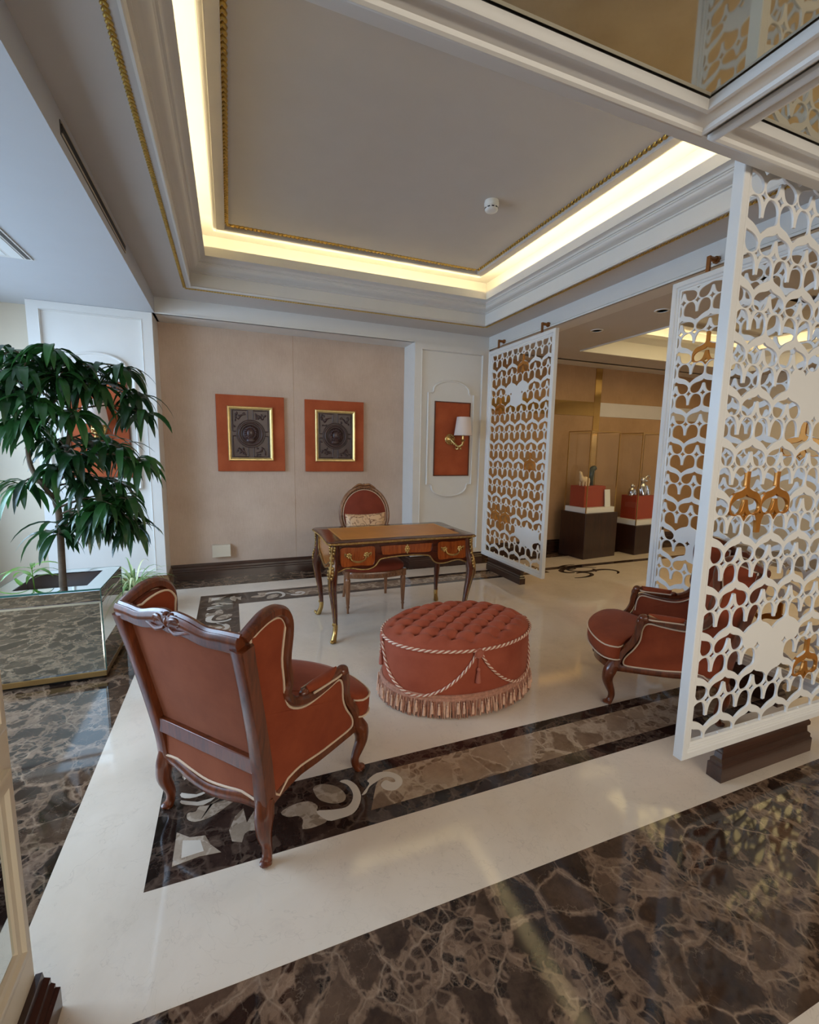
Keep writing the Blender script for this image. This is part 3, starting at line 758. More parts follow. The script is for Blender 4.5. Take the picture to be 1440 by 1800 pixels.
# ------------------------------------------------------------------ bergere armchair (local: +Y forward, origin under the seat)
def armchair(label, loc, rz):
    t = thing('wingback_armchair', label, 'armchair', loc, rz, 'rust wingback armchairs')
    W = M['mahog']
    def sx(ly, z): return .275 + .05 * max(0, (z - .3)) + .03 * max(0, ly + .1)
    # --- carved frame
    for s in (-1, 1):
        post = [(s * .272, -.262, .24), (s * .276, -.272, .34), (s * .288, -.30, .5), (s * .303, -.345, .72), (s * .313, -.380, .88)]
        b = MB(); sq = [(-1, -.8), (-.6, -1), (.6, -1), (1, -.8), (1, .8), (.6, 1), (-.6, 1), (-1, .8)]
        b.tube(crv(post, 4), [.030, .029, .028, .027, .030], prof=sq)
        b.build('back_post', W, t, ang=35)
        side = [(-.378, .905), (-.335, .93), (-.286, .952), (-.235, .955), (-.195, .925), (-.178, .868), (-.186, .76), (-.172, .672), (-.182, .63), (-.155, .585), (-.105, .555), (-.03, .545), (.06, .556), (.13, .572)]
        b = MB(); path = [(s * (sx(y, z) + .012), y, z) for y, z in crv(side, 4)]
        pr = [(-.9, -.7), (-.4, -1), (.5, -1), (1, -.5), (1, .5), (.5, 1), (-.4, 1), (-.9, .7)]
        b.tube(path, [.021, .023, .026, .026, .025, .022, .021, .021, .022, .022, .022, .022, .024, .022], prof=[(u * 1.0, v * .8) for u, v in pr])
        # scroll knuckle at the hand end, and a small scroll at the valley
        b.ell((s * (sx(.15, .57) + .014), .150, .566), (.027, .030, .024), 12, 8); b.ell((s * (sx(.175, .53) + .012), .168, .54), (.024, .02, .03), 12, 8)
        b.ell((s * (sx(-.07, .55) + .0), -.065, .566), (.018, .024, .016), 10, 6)
        arm = [(.160, .555), (.172, .50), (.178, .455), (.198, .405), (.235, .355), (.262, .30), (.272, .25)]
        b.tube([(s * (sx(y, z) + .012), y, z) for y, z in crv(arm, 4)], [.025, .023, .021, .022, .025, .026, .028], prof=[(u, v * .8) for u, v in pr])
        b.build('wing_and_arm', W, t, ang=45)
        # seat rail along the side, serpentine
        rail = [(.272, .235), (.20, .238), (.10, .242), (0, .248), (-.10, .258), (-.20, .250), (-.262, .235)]
        b = MB(); b.tube([(s * (sx(y, z) + .004), y, z) for y, z in crv(rail, 4)], .022, prof=[(u * .8, v) for u, v in pr]); b.build('side_rail', W, t, ang=45)
        # cabriole legs
        b = MB(); P = [(s * .272, -.262, .26), (s * .278, -.275, .20), (s * .280, -.280, .14), (s * .272, -.262, .07), (s * .274, -.262, .03), (s * .280, -.274, .0)]
        b.tube(crv(P, 5), [.034, .036, .029, .020, .018, .021], 10, ax=(1, 1)); b.ell((s * .280, -.276, .011), (.022, .024, .011), 10, 5); b.build('leg', W, t)
        b = MB(); P = [(s * .282, .272, .27), (s * .300, .305, .21), (s * .300, .312, .15), (s * .284, .286, .07), (s * .286, .288, .03), (s * .296, .305, .0)]
        b.tube(crv(P, 5), [.034, .038, .030, .020, .018, .022], 10); b.ell((s * .298, .308, .012), (.022, .025, .012), 10, 5)
        for j in range(3): b.ell((s * (.303 + .004 * j), .32, .235 - .018 * j), (.011, .012, .012), 8, 5)
        b.build('leg', W, t)
    # crest rail
    b = MB(); P = [(-.318, -.388, .892), (-.25, -.392, .892), (-.17, -.396, .890), (-.09, -.398, .905), (-.03, -.400, .912), (0, -.4, .906), (.03, -.400, .912), (.09, -.398, .905), (.17, -.396, .890), (.25, -.392, .892), (.318, -.388, .892)]
    pr = [(-1, -.6), (-.75, -.95), (.55, -1), (.8, -.75), (.8, -.3), (1, -.1), (1, .45), (.7, .8), (.3, .72), (0, 1), (-.5, 1), (-.95, .7)]
    b.tube(crv(P, 5), [.032, .031, .031, .034, .035, .034, .035, .034, .031, .031, .032], prof=[(u * .62, v * 1.0) for u, v in pr])
    b.build('crest_rail', W, t, ang=40)
    b = MB()   # carved leaf scrolls on the crest
    for s in (-1, 1):
        b.tube(crv([(s * .010, -.416, .905), (s * .03, -.420, .926), (s * .055, -.418, .928), (s * .070, -.416, .914), (s * .058, -.418, .906)], 4), [.006, .008, .007, .006, .004], 8)
        for k in range(4): b.ell((s * (.014 + .022 * k), -.406, .936 - .005 * k), (.013, .014, .008), 8, 5)
        b.tube(crv([(s * .015, -.416, .892), (s * .05, -.419, .882), (s * .09, -.416, .890), (s * .12, -.412, .893)], 4), [.006, .008, .006, .003], 8)
    b.ell((0, -.417, .912), (.012, .010, .018), 10, 6)
    b.build('crest_carving', W, t)
    b = MB(); b.tube([(-.275, -.285, .395), (.275, -.285, .395)], .03, prof=[(-.6, -1), (.6, -1), (.6, 1), (-.6, 1)]); b.build('back_rail', W, t, ang=30, bevel=.003)
    b = MB(); P = [(-.27, -.268, .235), (-.18, -.276, .236), (-.09, -.282, .218), (0, -.284, .208), (.09, -.282, .218), (.18, -.276, .236), (.27, -.268, .235)]
    b.tube(crv(P, 4), .024, prof=[(u * .75, v) for u, v in [(-.9, -.7), (-.4, -1), (.5, -1), (1, -.5), (1, .5), (.5, 1), (-.4, 1), (-.9, .7)]]); b.build('rear_rail', W, t, ang=45)
    b = MB(); P = [(-.285, .285, .225), (-.2, .345, .228), (-.1, .375, .212), (0, .383, .204), (.1, .375, .212), (.2, .345, .228), (.285, .285, .225)]
    b.tube(crv(P, 4), .024, prof=[(u * .8, v) for u, v in [(-.9, -.7), (-.4, -1), (.5, -1), (1, -.5), (1, .5), (.5, 1), (-.4, 1), (-.9, .7)]])
    b.ell((0, .400, .204), (.03, .010, .018), 10, 6); b.build('front_rail', W, t, ang=45)
    # --- upholstery
    LZ = [(.24, -.262), (.34, -.272), (.5, -.30), (.72, -.345), (.88, -.380)]
    def lean(z):
        for (a, ya), (b_, yb) in zip(LZ, LZ[1:]):
            if z <= b_ or b_ == .88: return lerp(ya, yb, (z - a) / (b_ - a))
    def slab(name, poly, y_of, th, mat, bulge=.0):
        b = MB(); b.prism(poly, 0, th, lambda u, v, w: (u, y_of(v) + w, v)); return b.build(name, mat, t, ang=30)
    # outside back (faces behind), recessed between the posts
    b = MB(); nu, nv = 12, 12; L_ = []
    for j in range(nv + 1):
        z = .42 + (.872 - .42) * j / nv; hw = .268 + .03 * j / nv
        L_.append([(lerp(-hw, hw, i / nu), lean(z) + .004 - .010 * math.sin(PI * i / nu) * math.sin(PI * j / nv), z) for i in range(nu + 1)])
    b.loops(L_, False); b.build('outside_back', M['suedeback'], t)
    b = MB(); pz = [(-.262, .37), (-.27, .262), (-.18, .262), (-.09, .246), (0, .236), (.09, .246), (.18, .262), (.262, .262), (.262, .37)]
    b.prism(pz, -.282, -.262, lambda u, v, w: (u, w, v)); b.build('rear_apron', M['suedeback'], t, ang=30)
    b = MB(); b.tube([(u, -.285, v) for u, v in crv(pz, 3)], .0046, 6); b.build('rear_piping', M['piping'], t)
    # inside back cushion
    b = MB(); L_ = []
    for j in range(13):
        z = .36 + .50 * j / 12; f = math.sin(PI * (j + .3) / 12.8) ** .5 if 0 < j < 12 else .15
        L_.append([(lerp(-.27, .27, i / 16), lean(z) + .05 + .06 * f * (1 - abs(2 * i / 16 - 1) ** 4) + .0, z) for i in range(17)])
    b.loops(L_, False); b.build('inside_back', M['suede'], t)
    # side panels, outside and inside
    so = [(-.236, .262), (-.30, .60), (-.352, .875), (-.335, .902), (-.275, .928), (-.225, .928), (-.198, .895), (-.2, .865), (-.210, .771), (-.199, .685), (-.192, .622), (-.165, .565), (-.10, .528), (-.03, .521), (.06, .530), (.125, .536), (.150, .50), (.158, .43), (.185, .37), (.228, .308), (.235, .27), (.208, .258), (.10, .262), (.01, .268), (-.10, .282), (-.17, .276)]
    for s in (-1, 1):
        b = MB(); b.prism(so, .005, -.018, lambda u, v, w: (s * (sx(u, v) + .012 + w), u, v)); b.build('outside_panel', M['suede'], t, ang=25)
        b = MB(); b.tube([(s * (sx(u, v) + .019), u, v) for u, v in crv(so, 3, True)], .0046, 6, True); b.build('side_piping', M['piping'], t)
        b = MB(); b.prism([(u, v) for u, v in so], -.02, -.05, lambda u, v, w: (s * (sx(u, v) + .012 + w), u, max(v, .3))); b.build('inside_panel', M['suede'], t, ang=25)
        b = MB(); b.tube([(s * (sx(u, v) - .040), u, v) for u, v in crv([q for q in so if q[1] > .4], 3)], .0044, 6); b.build('inner_piping', M['piping'], t)
        # armrest pad
        b = MB(); L_ = []
        for k in range(11):
            a = k / 10; y = lerp(-.055, .125, a); w_ = .030 * (max(0, math.sin(PI * min(1, max(0, a * 1.0)))) ** .35 if 0 < k < 10 else .25)
            L_.append([(s * (sx(y, .57) + .002 + math.cos(2 * PI * i / 12) * w_), y, .566 + .004 * a + math.sin(2 * PI * i / 12) * (.024 if math.sin(2 * PI * i / 12) > 0 else .008)) for i in range(12)])
        b.loops(L_, True, True, True); b.build('armrest_pad', M['suede'], t)
        b = MB(); b.tube([(s * (sx(y, .57) + x), y, .566) for x, y in crv([(.034, -.05), (.036, .04), (.034, .118), (0, .134), (-.03, .118), (-.034, .04), (-.03, -.05)], 4)], .0045, 6); b.build('pad_piping', M['piping'], t)
    # seat deck front apron
    ap = [(-.285, .275), (-.22, .318), (-.12, .352), (0, .364), (.12, .352), (.22, .318), (.285, .275)]
    apc = crv(ap, 4)
    b = MB(); b.loops([[(x, y + .006, z) for x, y in apc] for z in (.222, .25, .30)], False); b.build('front_apron', M['suede'], t)
    b = MB(); b.tube([(x, y + .012, .232) for x, y in apc], .0044, 6); b.build('apron_piping', M['piping'], t)
    b = MB(); b.prism(apc + [(.262, -.25), (-.262, -.25)], .23, .30, lambda u, v, w: (u, v, w)); b.build('seat_deck', M['suede'], t, smooth=False)
    # loose seat cushion, T-shaped front
    co = crv([(-.235, -.24), (.235, -.24), (.245, -.1), (.25, .05), (.25, .19), (.275, .235), (.335, .27), (.325, .34), (.24, .395), (.12, .435), (0, .448), (-.12, .435), (-.24, .395), (-.325, .34), (-.335, .27), (-.275, .235), (-.25, .19), (-.25, .05), (-.245, -.1)], 3, True)
    def csh(f, z): return [(x * (1 - f * .9), (y - .08) * (1 - f) + .08, z) for x, y in co]
    b = MB(); b.loops([csh(.06, .285), csh(.015, .295), csh(.0, .32), csh(-.004, .35), csh(.0, .372), csh(.02, .388), csh(.12, .402), csh(.35, .416), csh(.7, .428), csh(.97, .432)], True, True, True)
    b.build('seat_cushion', M['suede'], t, ang=80)
    b = MB()
    b.tube([(x * 1.006, (y - .08) * 1.006 + .08, .378) for x, y in co], .0046, 6, True); b.tube([(x, y, .298) for x, y in co], .0044, 6, True); b.build('cushion_piping', M['piping'], t)
    return t
ac1 = armchair('rust suede wingback armchair seen from behind, standing on the scroll inlay corner', (.096, 1.929, 0), math.radians(-49.2))
ac2 = copy_tree(ac1); ac2.location = (2.505, 1.94, 0); ac2.rotation_euler = (0, 0, math.radians(45))
ac2['label'] = 'rust suede wingback armchair half hidden behind the foreground lattice screen'

# ------------------------------------------------------------------ oval tufted ottoman
ot = thing('tufted_ottoman', 'large oval rust ottoman with tufted top, rope swags and fringe', 'ottoman', (1.32, 2.472, 0), .046)
OA, OB = .492, .36
E_ = lambda t, g=0.0: ((OA + g) * math.cos(t), (OB + g) * math.sin(t))
N_ = 120
b = MB(); b.loops([[(*E_(2 * PI * k / N_, g), z) for k in range(N_)] for g, z in ((-.03, .02), (-.004, .04), (0, .10), (.002, .2), (.002, .32), (0, .388), (-.012, .396))], True, True, False)
b.build('body', M['ottosuede'], ot, ang=60)
b = MB(); L_ = []; NR = 46; NT_ = 220
def tuft(x, y):
    u = x / .17 + y / .125; v = x / .17 - y / .125
    su, sv = abs(math.sin(PI * u)), abs(math.sin(PI * v))
    iu, iv = round(u), round(v); bx = (iu + iv) / 2 * .17; by = (iu - iv) / 2 * .125
    d = math.hypot(x - bx, y - by)
    return .034 * math.sqrt(su * sv) ** .75 - .036 * math.exp(-(d / .022) ** 2) - .004
for j in range(NR + 1):
    f = max(.002, j / NR); ring_ = []
    for k in range(NT_):
        x, y = E_(2 * PI * k / NT_); x *= f; y *= f
        ed = 1 - f; fade = min(1, max(0, (ed - .05) / .16)); rim = math.sqrt(max(0, 1 - max(0, (f - .86) / .14) ** 2))
        z = .392 + .034 * rim + .012 * (1 - f * f) + fade * tuft(x, y)
        # pleats running from the outer buttons to the rim
        ring_.append((x * (1 + .0), y, z))
    L_.append(ring_)
b.loops(L_[::-1], True, False, True); b.build('tufted_top', M['ottosuede'], ot, ang=180)
def cord(name, path, R_, closed=False, pitch=.035):
    b = MB(); ln = sum((Vector(path[i + 1]) - Vector(path[i])).length for i in range(len(path) - 1)); tn = max(2, round(ln / pitch))
    m = int(tn * 10); P = []
    acc = [0]
    for i in range(len(path) - 1): acc.append(acc[-1] + (Vector(path[i + 1]) - Vector(path[i])).length)
    j = 0
    for k in range(m if closed else m + 1):
        s = acc[-1] * k / m
        while j < len(acc) - 2 and acc[j + 1] < s: j += 1
        P.append(Vector(path[j]).lerp(Vector(path[j + 1]), (s - acc[j]) / max(1e-9, acc[j + 1] - acc[j])))
    for q in range(4):
        b.cur = 0 if q % 2 else 1
        b.helix(P, R_ * .52, R_ * .62, tn / 2.0 if not closed else round(tn / 2), q * PI / 2, 5, closed)
    b.build(name, [M['cordp'], M['cordc']], ot)
cord('rim_cord', [(*E_(2 * PI * k / 160, .007), .390) for k in range(161)], .0085, True)
ROS = [math.radians(a) for a in (-98, -8, 82, 172)]
for i, a in enumerate(ROS):
    a2 = ROS[(i + 1) % 4] + (2 * PI if i == 3 else 0)
    P = []
    for k in range(41):
        s = k / 40; th = lerp(a + .04, a2 - .04, s); P.append((*E_(th, .009), .362 - .245 * (1 - (2 * s - 1) ** 2) ** .85))
    cord('swag_cord', P, .0075)
    x, y = E_(a, .012); nrm = Vector((math.cos(a) / OA, math.sin(a) / OB, 0)).normalized()
    Rm = Matrix((Vector((-nrm.y, nrm.x, 0)), Vector((0, 0, 1)), nrm)).transposed()
    b = MB(); b.lathe([(.001, -.006), (.027, -.006), (.03, 0), (.026, .006), (.020, .004), (.018, .007), (.010, .006), (.001, .009)], 20, (x, y, .372), Rm)
    b.build('rosette', M['cordp'], ot)
    b = MB(); x, y = E_(a, .012); b.tube([(x, y, .35), (x, y, .285)], .0025, 6); b.ell((x, y, .276), (.012, .012, .014), 10, 6)
    b.lathe([(.006, .268), (.011, .262), (.010, .256), (.013, .24), (.016, .20), (.013, .198), (.004, .2)], 12, (x, y, 0))
    b.build('tassel', M['cordp'], ot)
b = MB(); b.loops([[(*E_(2 * PI * k / N_, g), z) for k in range(N_)] for g, z in ((.003, .132), (.010, .13), (.012, .12), (.010, .112), (.013, .108), (.013, .094), (.004, .09))], True)
b.build('braid_band', M['fringe'], ot)
b = MB()
for k in range(520):
    th = 2 * PI * (k + rnd.uniform(-.3, .3)) / 520; g0 = rnd.uniform(.006, .016); g1 = rnd.uniform(.015, .034)
    x0, y0 = E_(th, g0); x1, y1 = E_(th + rnd.uniform(-.012, .012), g1); b.cur = 0 if rnd.random() < .72 else 1
    b.tube([(x0, y0, .10), ((x0 + x1) / 2, (y0 + y1) / 2, .055), (x1, y1, rnd.uniform(.002, .012))], [.0028, .0034, .0024], 4)
b.cur = 1
for k in range(64):
    th = 2 * PI * (k + rnd.uniform(-.2, .2)) / 64; x, y = E_(th, .024 + rnd.uniform(0, .006)); z = rnd.uniform(.05, .07)
    b.ell((x, y, z + .022), (.006, .006, .008), 6, 4); b.lathe([(.003, z + .016), (.006, z + .010), (.009, z - .02), (.010, z - .035), (.002, z - .035)], 7, (x, y, 0))
o_ = b.build('fringe', [M['fringe'], M['fringe2']], ot); o_['kind'] = 'stuff'
# ------------------------------------------------------------------ writing desk
DX, DY = 1.292, 3.668
dk = thing('writing_desk', 'carved rosewood writing desk with ochre leather top and gilt mounts', 'desk', (DX, DY, 0))
HX, HY = .632, .362
def rrect(hx, hy, c, bx=0, by=0, n=6):
    """rounded, slightly shaped outline with notched corners"""
    P = []
    for sx_, sy_, a0 in ((1, -1, -90), (1, 1, 0), (-1, 1, 90), (-1, -1, 180)):
        for k in range(n + 1):
            a = math.radians(a0 + 90 * k / n); P.append((sx_ * (hx - c) + c * math.cos(a), sy_ * (hy - c) + c * math.sin(a)))
    return P
def serp(hx, hy, bow=.014, n=14):
    P = []
    cor = .045
    def side(ax, ay, bx_, by_, nx, ny):
        for k in range(n):
            s = k / n; w = bow * (math.cos(2 * PI * s * 1) * -.5 + .5)
            P.append((lerp(ax, bx_, s) + nx * w * -1 + 0, lerp(ay, by_, s) + ny * w * -1))
    side(-hx + cor, -hy, hx - cor, -hy, 0, -.5); P.append((hx - cor, -hy)); P.append((hx - .012, -hy + .010)); P.append((hx - .004, -hy + .02))
    side(hx, -hy + cor, hx, hy - cor, .8, 0); P.append((hx, hy - cor)); P.append((hx - .012, hy - .010)); P.append((hx - .02, hy - .004))
    side(hx - cor, hy, -hx + cor, hy, 0, .5); P.append((-hx + cor, hy)); P.append((-hx + .012, hy - .010)); P.append((-hx + .004, hy - .02))
    side(-hx, hy - cor, -hx, -hy + cor, -.8, 0); P.append((-hx, -hy + cor)); P.append((-hx + .012, -hy + .010)); P.append((-hx + .02, -hy + .004))
    return P
top = serp(HX, HY)
b = MB(); sc = lambda f, z: [(x * f, y * (1 - (1 - f) * HX / HY), z) for x, y in top]
b.loops([sc(.965, .768), sc(.985, .772), sc(.995, .778), sc(1.0, .787), sc(.994, .797), sc(.985, .800)], True, True, True); b.build('desk_top', M['rose'], dk, ang=50)
b = MB(); b.loops([sc(1.0, .776), sc(1.006, .780), sc(1.006, .789), sc(1.0, .793)], True)
for k in range(150):
    x, y, _ = sc(1.005, 0)[int(k / 150 * len(top))]; s = k / 150 * len(top) % 1
    x2, y2, _ = sc(1.005, 0)[(int(k / 150 * len(top)) + 1) % len(top)]
    b.ell((lerp(x, x2, s), lerp(y, y2, s), .7845), (.006, .006, .006), 6, 4)
b.build('edge_moulding', M['oldbrass'], dk)
b = MB(); b.prism([(-.515, -.27), (.515, -.27), (.515, .27), (-.515, .27)], .8002, .8012, lambda u, v, w: (u, v, w)); b.build('leather_inset', M['ochre'], dk, smooth=False)
b = MB(); b.loops([[(sx_ * (.515 - n), sy_ * (.27 - n), z) for sx_, sy_ in ((-1, -1), (1, -1), (1, 1), (-1, 1))] for n, z in ((.008, .8012), (.008, .8016), (.013, .8016), (.013, .8012))], True, wrap=True); b.build('gilt_tooling', M['goldframe'], dk, smooth=False)
# aprons
AX, AY = .588, .322
front = [(-.588, .768), (-.588, .545), (-.545, .562), (-.49, .582), (-.43, .578), (-.36, .565), (-.30, .566), (-.255, .585), (-.225, .622), (-.20, .640), (-.10, .650), (0, .652), (.10, .650), (.20, .640), (.225, .622), (.255, .585), (.30, .566), (.36, .565), (.43, .578), (.49, .582), (.545, .562), (.588, .545), (.588, .768)]
low = front[1:-1]
lowc = crv(low, 4)
for s in (-1, 1):
    b = MB(); b.prism([front[0]] + lowc + [front[-1]], s * AY, s * (AY - .025), lambda u, v, w: (u, w, v)); b.build('apron', M['rose'], dk, ang=30)
    b = MB(); b.tube([(u, s * (AY + .003), v + .002) for u, v in lowc], .006, 8)
    for k in range(70):
        u, v = lowc[int(k / 70 * (len(lowc) - 1))]; b.ell((u, s * (AY + .007), v + .003), (.007, .005, .005), 6, 4)
    b.build('apron_trim', M['oldbrass'], dk)
side = crv([(-.322, .545), (-.27, .565), (-.2, .572), (-.12, .55), (0, .525), (.12, .55), (.2, .572), (.27, .565), (.322, .545)], 4)
for s in (-1, 1):
    b = MB(); b.prism([(-.322, .768)] + side + [(.322, .768)], s * AX, s * (AX - .025), lambda u, v, w: (w, u, v)); b.build('side_apron', M['veneer2'], dk, ang=30)
    b = MB(); b.tube([(s * (AX + .003), u, v + .002) for u, v in side], .006, 8)
    fr = crv([(-.24, .745), (0, .752), (.24, .745), (.262, .70), (.25, .63), (.16, .60), (.08, .565), (0, .548), (-.08, .565), (-.16, .60), (-.25, .63), (-.262, .70)], 3, True)
    b.tube([(s * (AX + .004), u, v) for u, v in fr], .007, 6, True); b.build('side_gilt_frame', M['oldbrass'], dk)
# drawers
def drawer(poly, name='drawer'):
    b = MB(); c = crv(poly, 4, True); cx_ = sum(p[0] for p in c) / len(c); cz = sum(p[1] for p in c) / len(c)
    b.prism(c, -AY - .004, -AY + .002, lambda u, v, w: (u, w, v))
    d = b.build(name, M['veneer'], dk, ang=40)
    b = MB(); b.tube([(u, -AY - .005, v) for u, v in c], .0022, 6, True); b.build('stringing', M['rose'], d)
    return d
def dp(x0, x1, z0, z1, dip=.008): return [(x0, (z0 + z1) / 2 + .02), (x0 + .012, z1 - .006), ((x0 + x1) / 2, z1 - dip), (x1 - .012, z1 - .006), (x1, (z0 + z1) / 2 + .02), (x1 - .004, z0 + .03), (x1 - .03, z0 + .002), ((x0 + x1) / 2, z0 + dip), (x0 + .03, z0 + .002), (x0 + .004, z0 + .03)]
d1 = drawer(dp(-.535, -.255, .592, .755)); d2 = drawer(dp(.285, .56, .592, .755)); d3 = drawer(dp(-.205, .235, .668, .752, .006))
for d, cx_ in ((d1, -.395), (d2, .42)):
    b = MB(); y = -AY - .012
    b.tube(crv([(cx_ - .062, y - .004, .682), (cx_ - .055, y - .012, .655), (cx_ - .03, y - .022, .642), (cx_, y - .026, .638), (cx_ + .03, y - .022, .642), (cx_ + .055, y - .012, .655), (cx_ + .062, y - .004, .682)], 4), [.004, .006, .007, .008, .007, .006, .004], 8)
    for s in (-1, 1):
        for k in range(6):
            a = k * PI / 3 + .3; b.ell((cx_ + s * .07 + .014 * math.cos(a), y + .002, .684 + .014 * math.sin(a)), (.010, .005, .010), 8, 5)
        b.ell((cx_ + s * .07, y - .004, .684), (.009, .009, .009), 8, 6); b.tube(crv([(cx_ + s * .085, y, .69), (cx_ + s * .105, y, .70), (cx_ + s * .10, y, .675)], 4), [.005, .006, .002], 6)
    b.build('handle', M['brass'], d)
b = MB(); y = -AY - .008
for k in range(8):
    a = k * PI / 4; b.ell((.015 + .014 * math.cos(a), y, .708 + .022 * math.sin(a)), (.009, .005, .009), 8, 5)
b.ell((.015, y - .003, .708), (.008, .006, .014), 8, 6); b.ell((.015, y, .738), (.007, .005, .010), 8, 5); b.ell((.015, y, .678), (.006, .005, .010), 8, 5); b.build('escutcheon', M['brass'], d3)
# cabriole legs with gilt mounts
for sx_ in (-1, 1):
    for sy_ in (-1, 1):
        P = [(.572, .306, .768), (.578, .312, .66), (.592, .330, .55), (.598, .336, .48), (.590, .322, .38), (.576, .304, .26), (.568, .294, .15), (.570, .296, .08), (.584, .318, .03), (.596, .338, .0)]
        P = [(sx_ * x, sy_ * y, z) for x, y, z in P]; pc = crv(P, 5)
        rad = [.034, .034, .038, .038, .030, .023, .018, .017, .018, .020]
        b = MB(); sq = [(-1, -.6), (-.6, -1), (.6, -1), (1, -.6), (1, .6), (.6, 1), (-.6, 1), (-1, .6)]; b.tube(pc, rad, prof=[(u * .88, v * .88) for u, v in sq]); lg = b.build('leg', M['roseleg'], dk, ang=50)
        b = MB()   # knee mount: acanthus and scroll down the outer corner
        ox, oy = sx_ * .707, sy_ * .707
        def at(z):
            for i in range(len(pc) - 1):
                if pc[i][2] >= z >= pc[i + 1][2]:
                    s = (pc[i][2] - z) / max(1e-6, pc[i][2] - pc[i + 1][2]); p = [lerp(pc[i][j], pc[i + 1][j], s) for j in range(3)]; r_ = lerp(rad[min(9, i // 5)], rad[min(9, i // 5 + 1)], (i % 5) / 5); return p, r_
            return pc[-1], rad[-1]
        spine = []
        for z in [.76 - .02 * i for i in range(18)]:
            p, r_ = at(z); spine.append((p[0] + ox * r_ * 1.02, p[1] + oy * r_ * 1.02, z))
        b.tube(spine, [.009, .012, .008, .011, .013, .010, .008, .011, .014, .012, .009, .008, .006, .006, .005, .004], 8)
        for i, z in enumerate((.755, .735, .71, .675, .64, .60, .575, .55, .525)):
            p, r_ = at(z)
            for q in (-1, 1):
                tx, ty = -oy * q, ox * q; w_ = (.022, .020, .016, .012, .010, .014, .020, .020, .014)[i]
                b.ell((p[0] + ox * r_ * .92 + tx * w_, p[1] + oy * r_ * .92 + ty * w_, z), (.011, .011, .015), 8, 5)
        for q in (-1, 1):   # thin gilt edge running down to the foot
            e = []
            for z in [.50 - .03 * i for i in range(15)]:
                p, r_ = at(max(z, .07)); e.append((p[0] + (ox * .75 - oy * q * .5) * r_, p[1] + (oy * .75 + ox * q * .5) * r_, max(z, .07)))
            b.tube(e, .0035, 6)
        b.build('knee_mount', M['oldbrass'], lg)
        b = MB()   # sabot
        sp = [at(z)[0] for z in (.13, .10, .07, .04, .015, .004)]
        b.tube(sp, [.019, .0195, .019, .021, .024, .022], 10); p = sp[-1]
        b.ell((p[0] + ox * .014, p[1] + oy * .014, .014), (.018, .018, .014), 10, 6); b.ell((p[0] + ox * .03, p[1] + oy * .03, .022), (.010, .010, .012), 8, 5)
        for q in (-1, 0, 1): b.ell((sp[0][0] + ox * .016 - oy * q * .012, sp[0][1] + oy * .016 + ox * q * .012, .135), (.007, .007, .014), 8, 5)
        b.build('sabot', M['brass'], lg)

# ------------------------------------------------------------------ oval-back chair behind the desk (faces the viewer)
dc = thing('oval_back_chair', 'oval-backed chair with beaded frame tucked behind the writing desk', 'chair', (1.235, 4.13, 0), math.radians(-4))
W = M['walnut']
so = crv([(-.285, -.18), (-.24, -.26), (-.12, -.30), (0, -.31), (.12, -.30), (.24, -.26), (.285, -.18), (.28, 0), (.24, .20), (.12, .255), (0, .265), (-.12, .255), (-.24, .20), (-.28, 0)], 4, True)
ss = lambda f, z: [(x * f, y * f, z) for x, y in so]
b = MB(); b.loops([ss(.94, .335), ss(.985, .338), ss(1.0, .345), ss(1.0, .385), ss(.985, .395), ss(.94, .398)], True, True, True)
for k in range(90):
    x, y, _ = ss(1.0, 0)[int(k / 90 * len(so))]; b.ell((x, y, .365), (.008, .008, .011), 6, 4)
b.build('seat_rail', W, dc, ang=40)
b = MB(); b.loops([ss(.96, .396), ss(.985, .415), ss(.975, .44), ss(.90, .462), ss(.6, .478), ss(.2, .484)], True, True, True); b.build('seat', M['deskfab'], dc)
for x, y in ((-.262, -.225), (.262, -.225)):
    b = MB(); b.lathe([(.03, .40), (.03, .335), (.018, .33), (.024, .318), (.026, .305), (.023, .29), (.013, .07), (.017, .06), (.012, .05), (.010, .015), (.012, .0)], 14, (x, y, 0))
    for k in range(8):
        a = 2 * PI * k / 8; b.tube([(x + .0225 * math.cos(a), y + .0225 * math.sin(a), .288), (x + .0135 * math.cos(a), y + .0135 * math.sin(a), .085)], [.004, .0025], 5)
    b.build('leg', W, dc, ang=50)
for x in (-.205, .205):
    b = MB(); b.tube(crv([(x, .205, .39), (x, .21, .28), (x * 1.03, .225, .14), (x * 1.08, .27, .0)], 5), [.026, .022, .017, .013], 8); b.build('leg', W, dc)
    b = MB(); b.tube(crv([(x, .225, .38), (x, .245, .46), (x * .95, .265, .55), (x * .9, .275, .60)], 4), [.024, .02, .018, .018], 8); b.build('back_support', W, dc)
BC = (.0, .292, .845); tl = .18   # oval back, leaning away
def bp(u, v, w=0): return (u, BC[1] + v * tl + w * 1.0, BC[2] + v)
ov = [(.243 * math.cos(a), .272 * math.sin(a)) for a in [2 * PI * k / 64 for k in range(64)]]
b = MB(); b.tube([bp(u, v) for u, v in ov], .021, 10, True)
for k in range(110):
    a = 2 * PI * k / 110; q = bp(.252 * math.cos(a), .281 * math.sin(a), -.012); b.ell(q, (.009, .008, .009), 6, 4)
for k in range(64):
    a = 2 * PI * k / 64; q = bp(.228 * math.cos(a), .257 * math.sin(a), -.014); b.ell(q, (.006, .006, .006), 6, 4)
b.build('back_frame', M['walnut'], dc)
b = MB()
for s in (-1, 1):
    b.tube(crv([bp(s * .01, .290, -.02), bp(s * .05, .300, -.022), bp(s * .09, .278, -.02), bp(s * .12, .262, -.02)], 4), [.013, .012, .010, .004], 8)
    b.tube(crv([bp(s * .02, .272, -.02), bp(s * .06, .276, -.024), bp(s * .085, .256, -.02)], 4), [.009, .009, .003], 8)
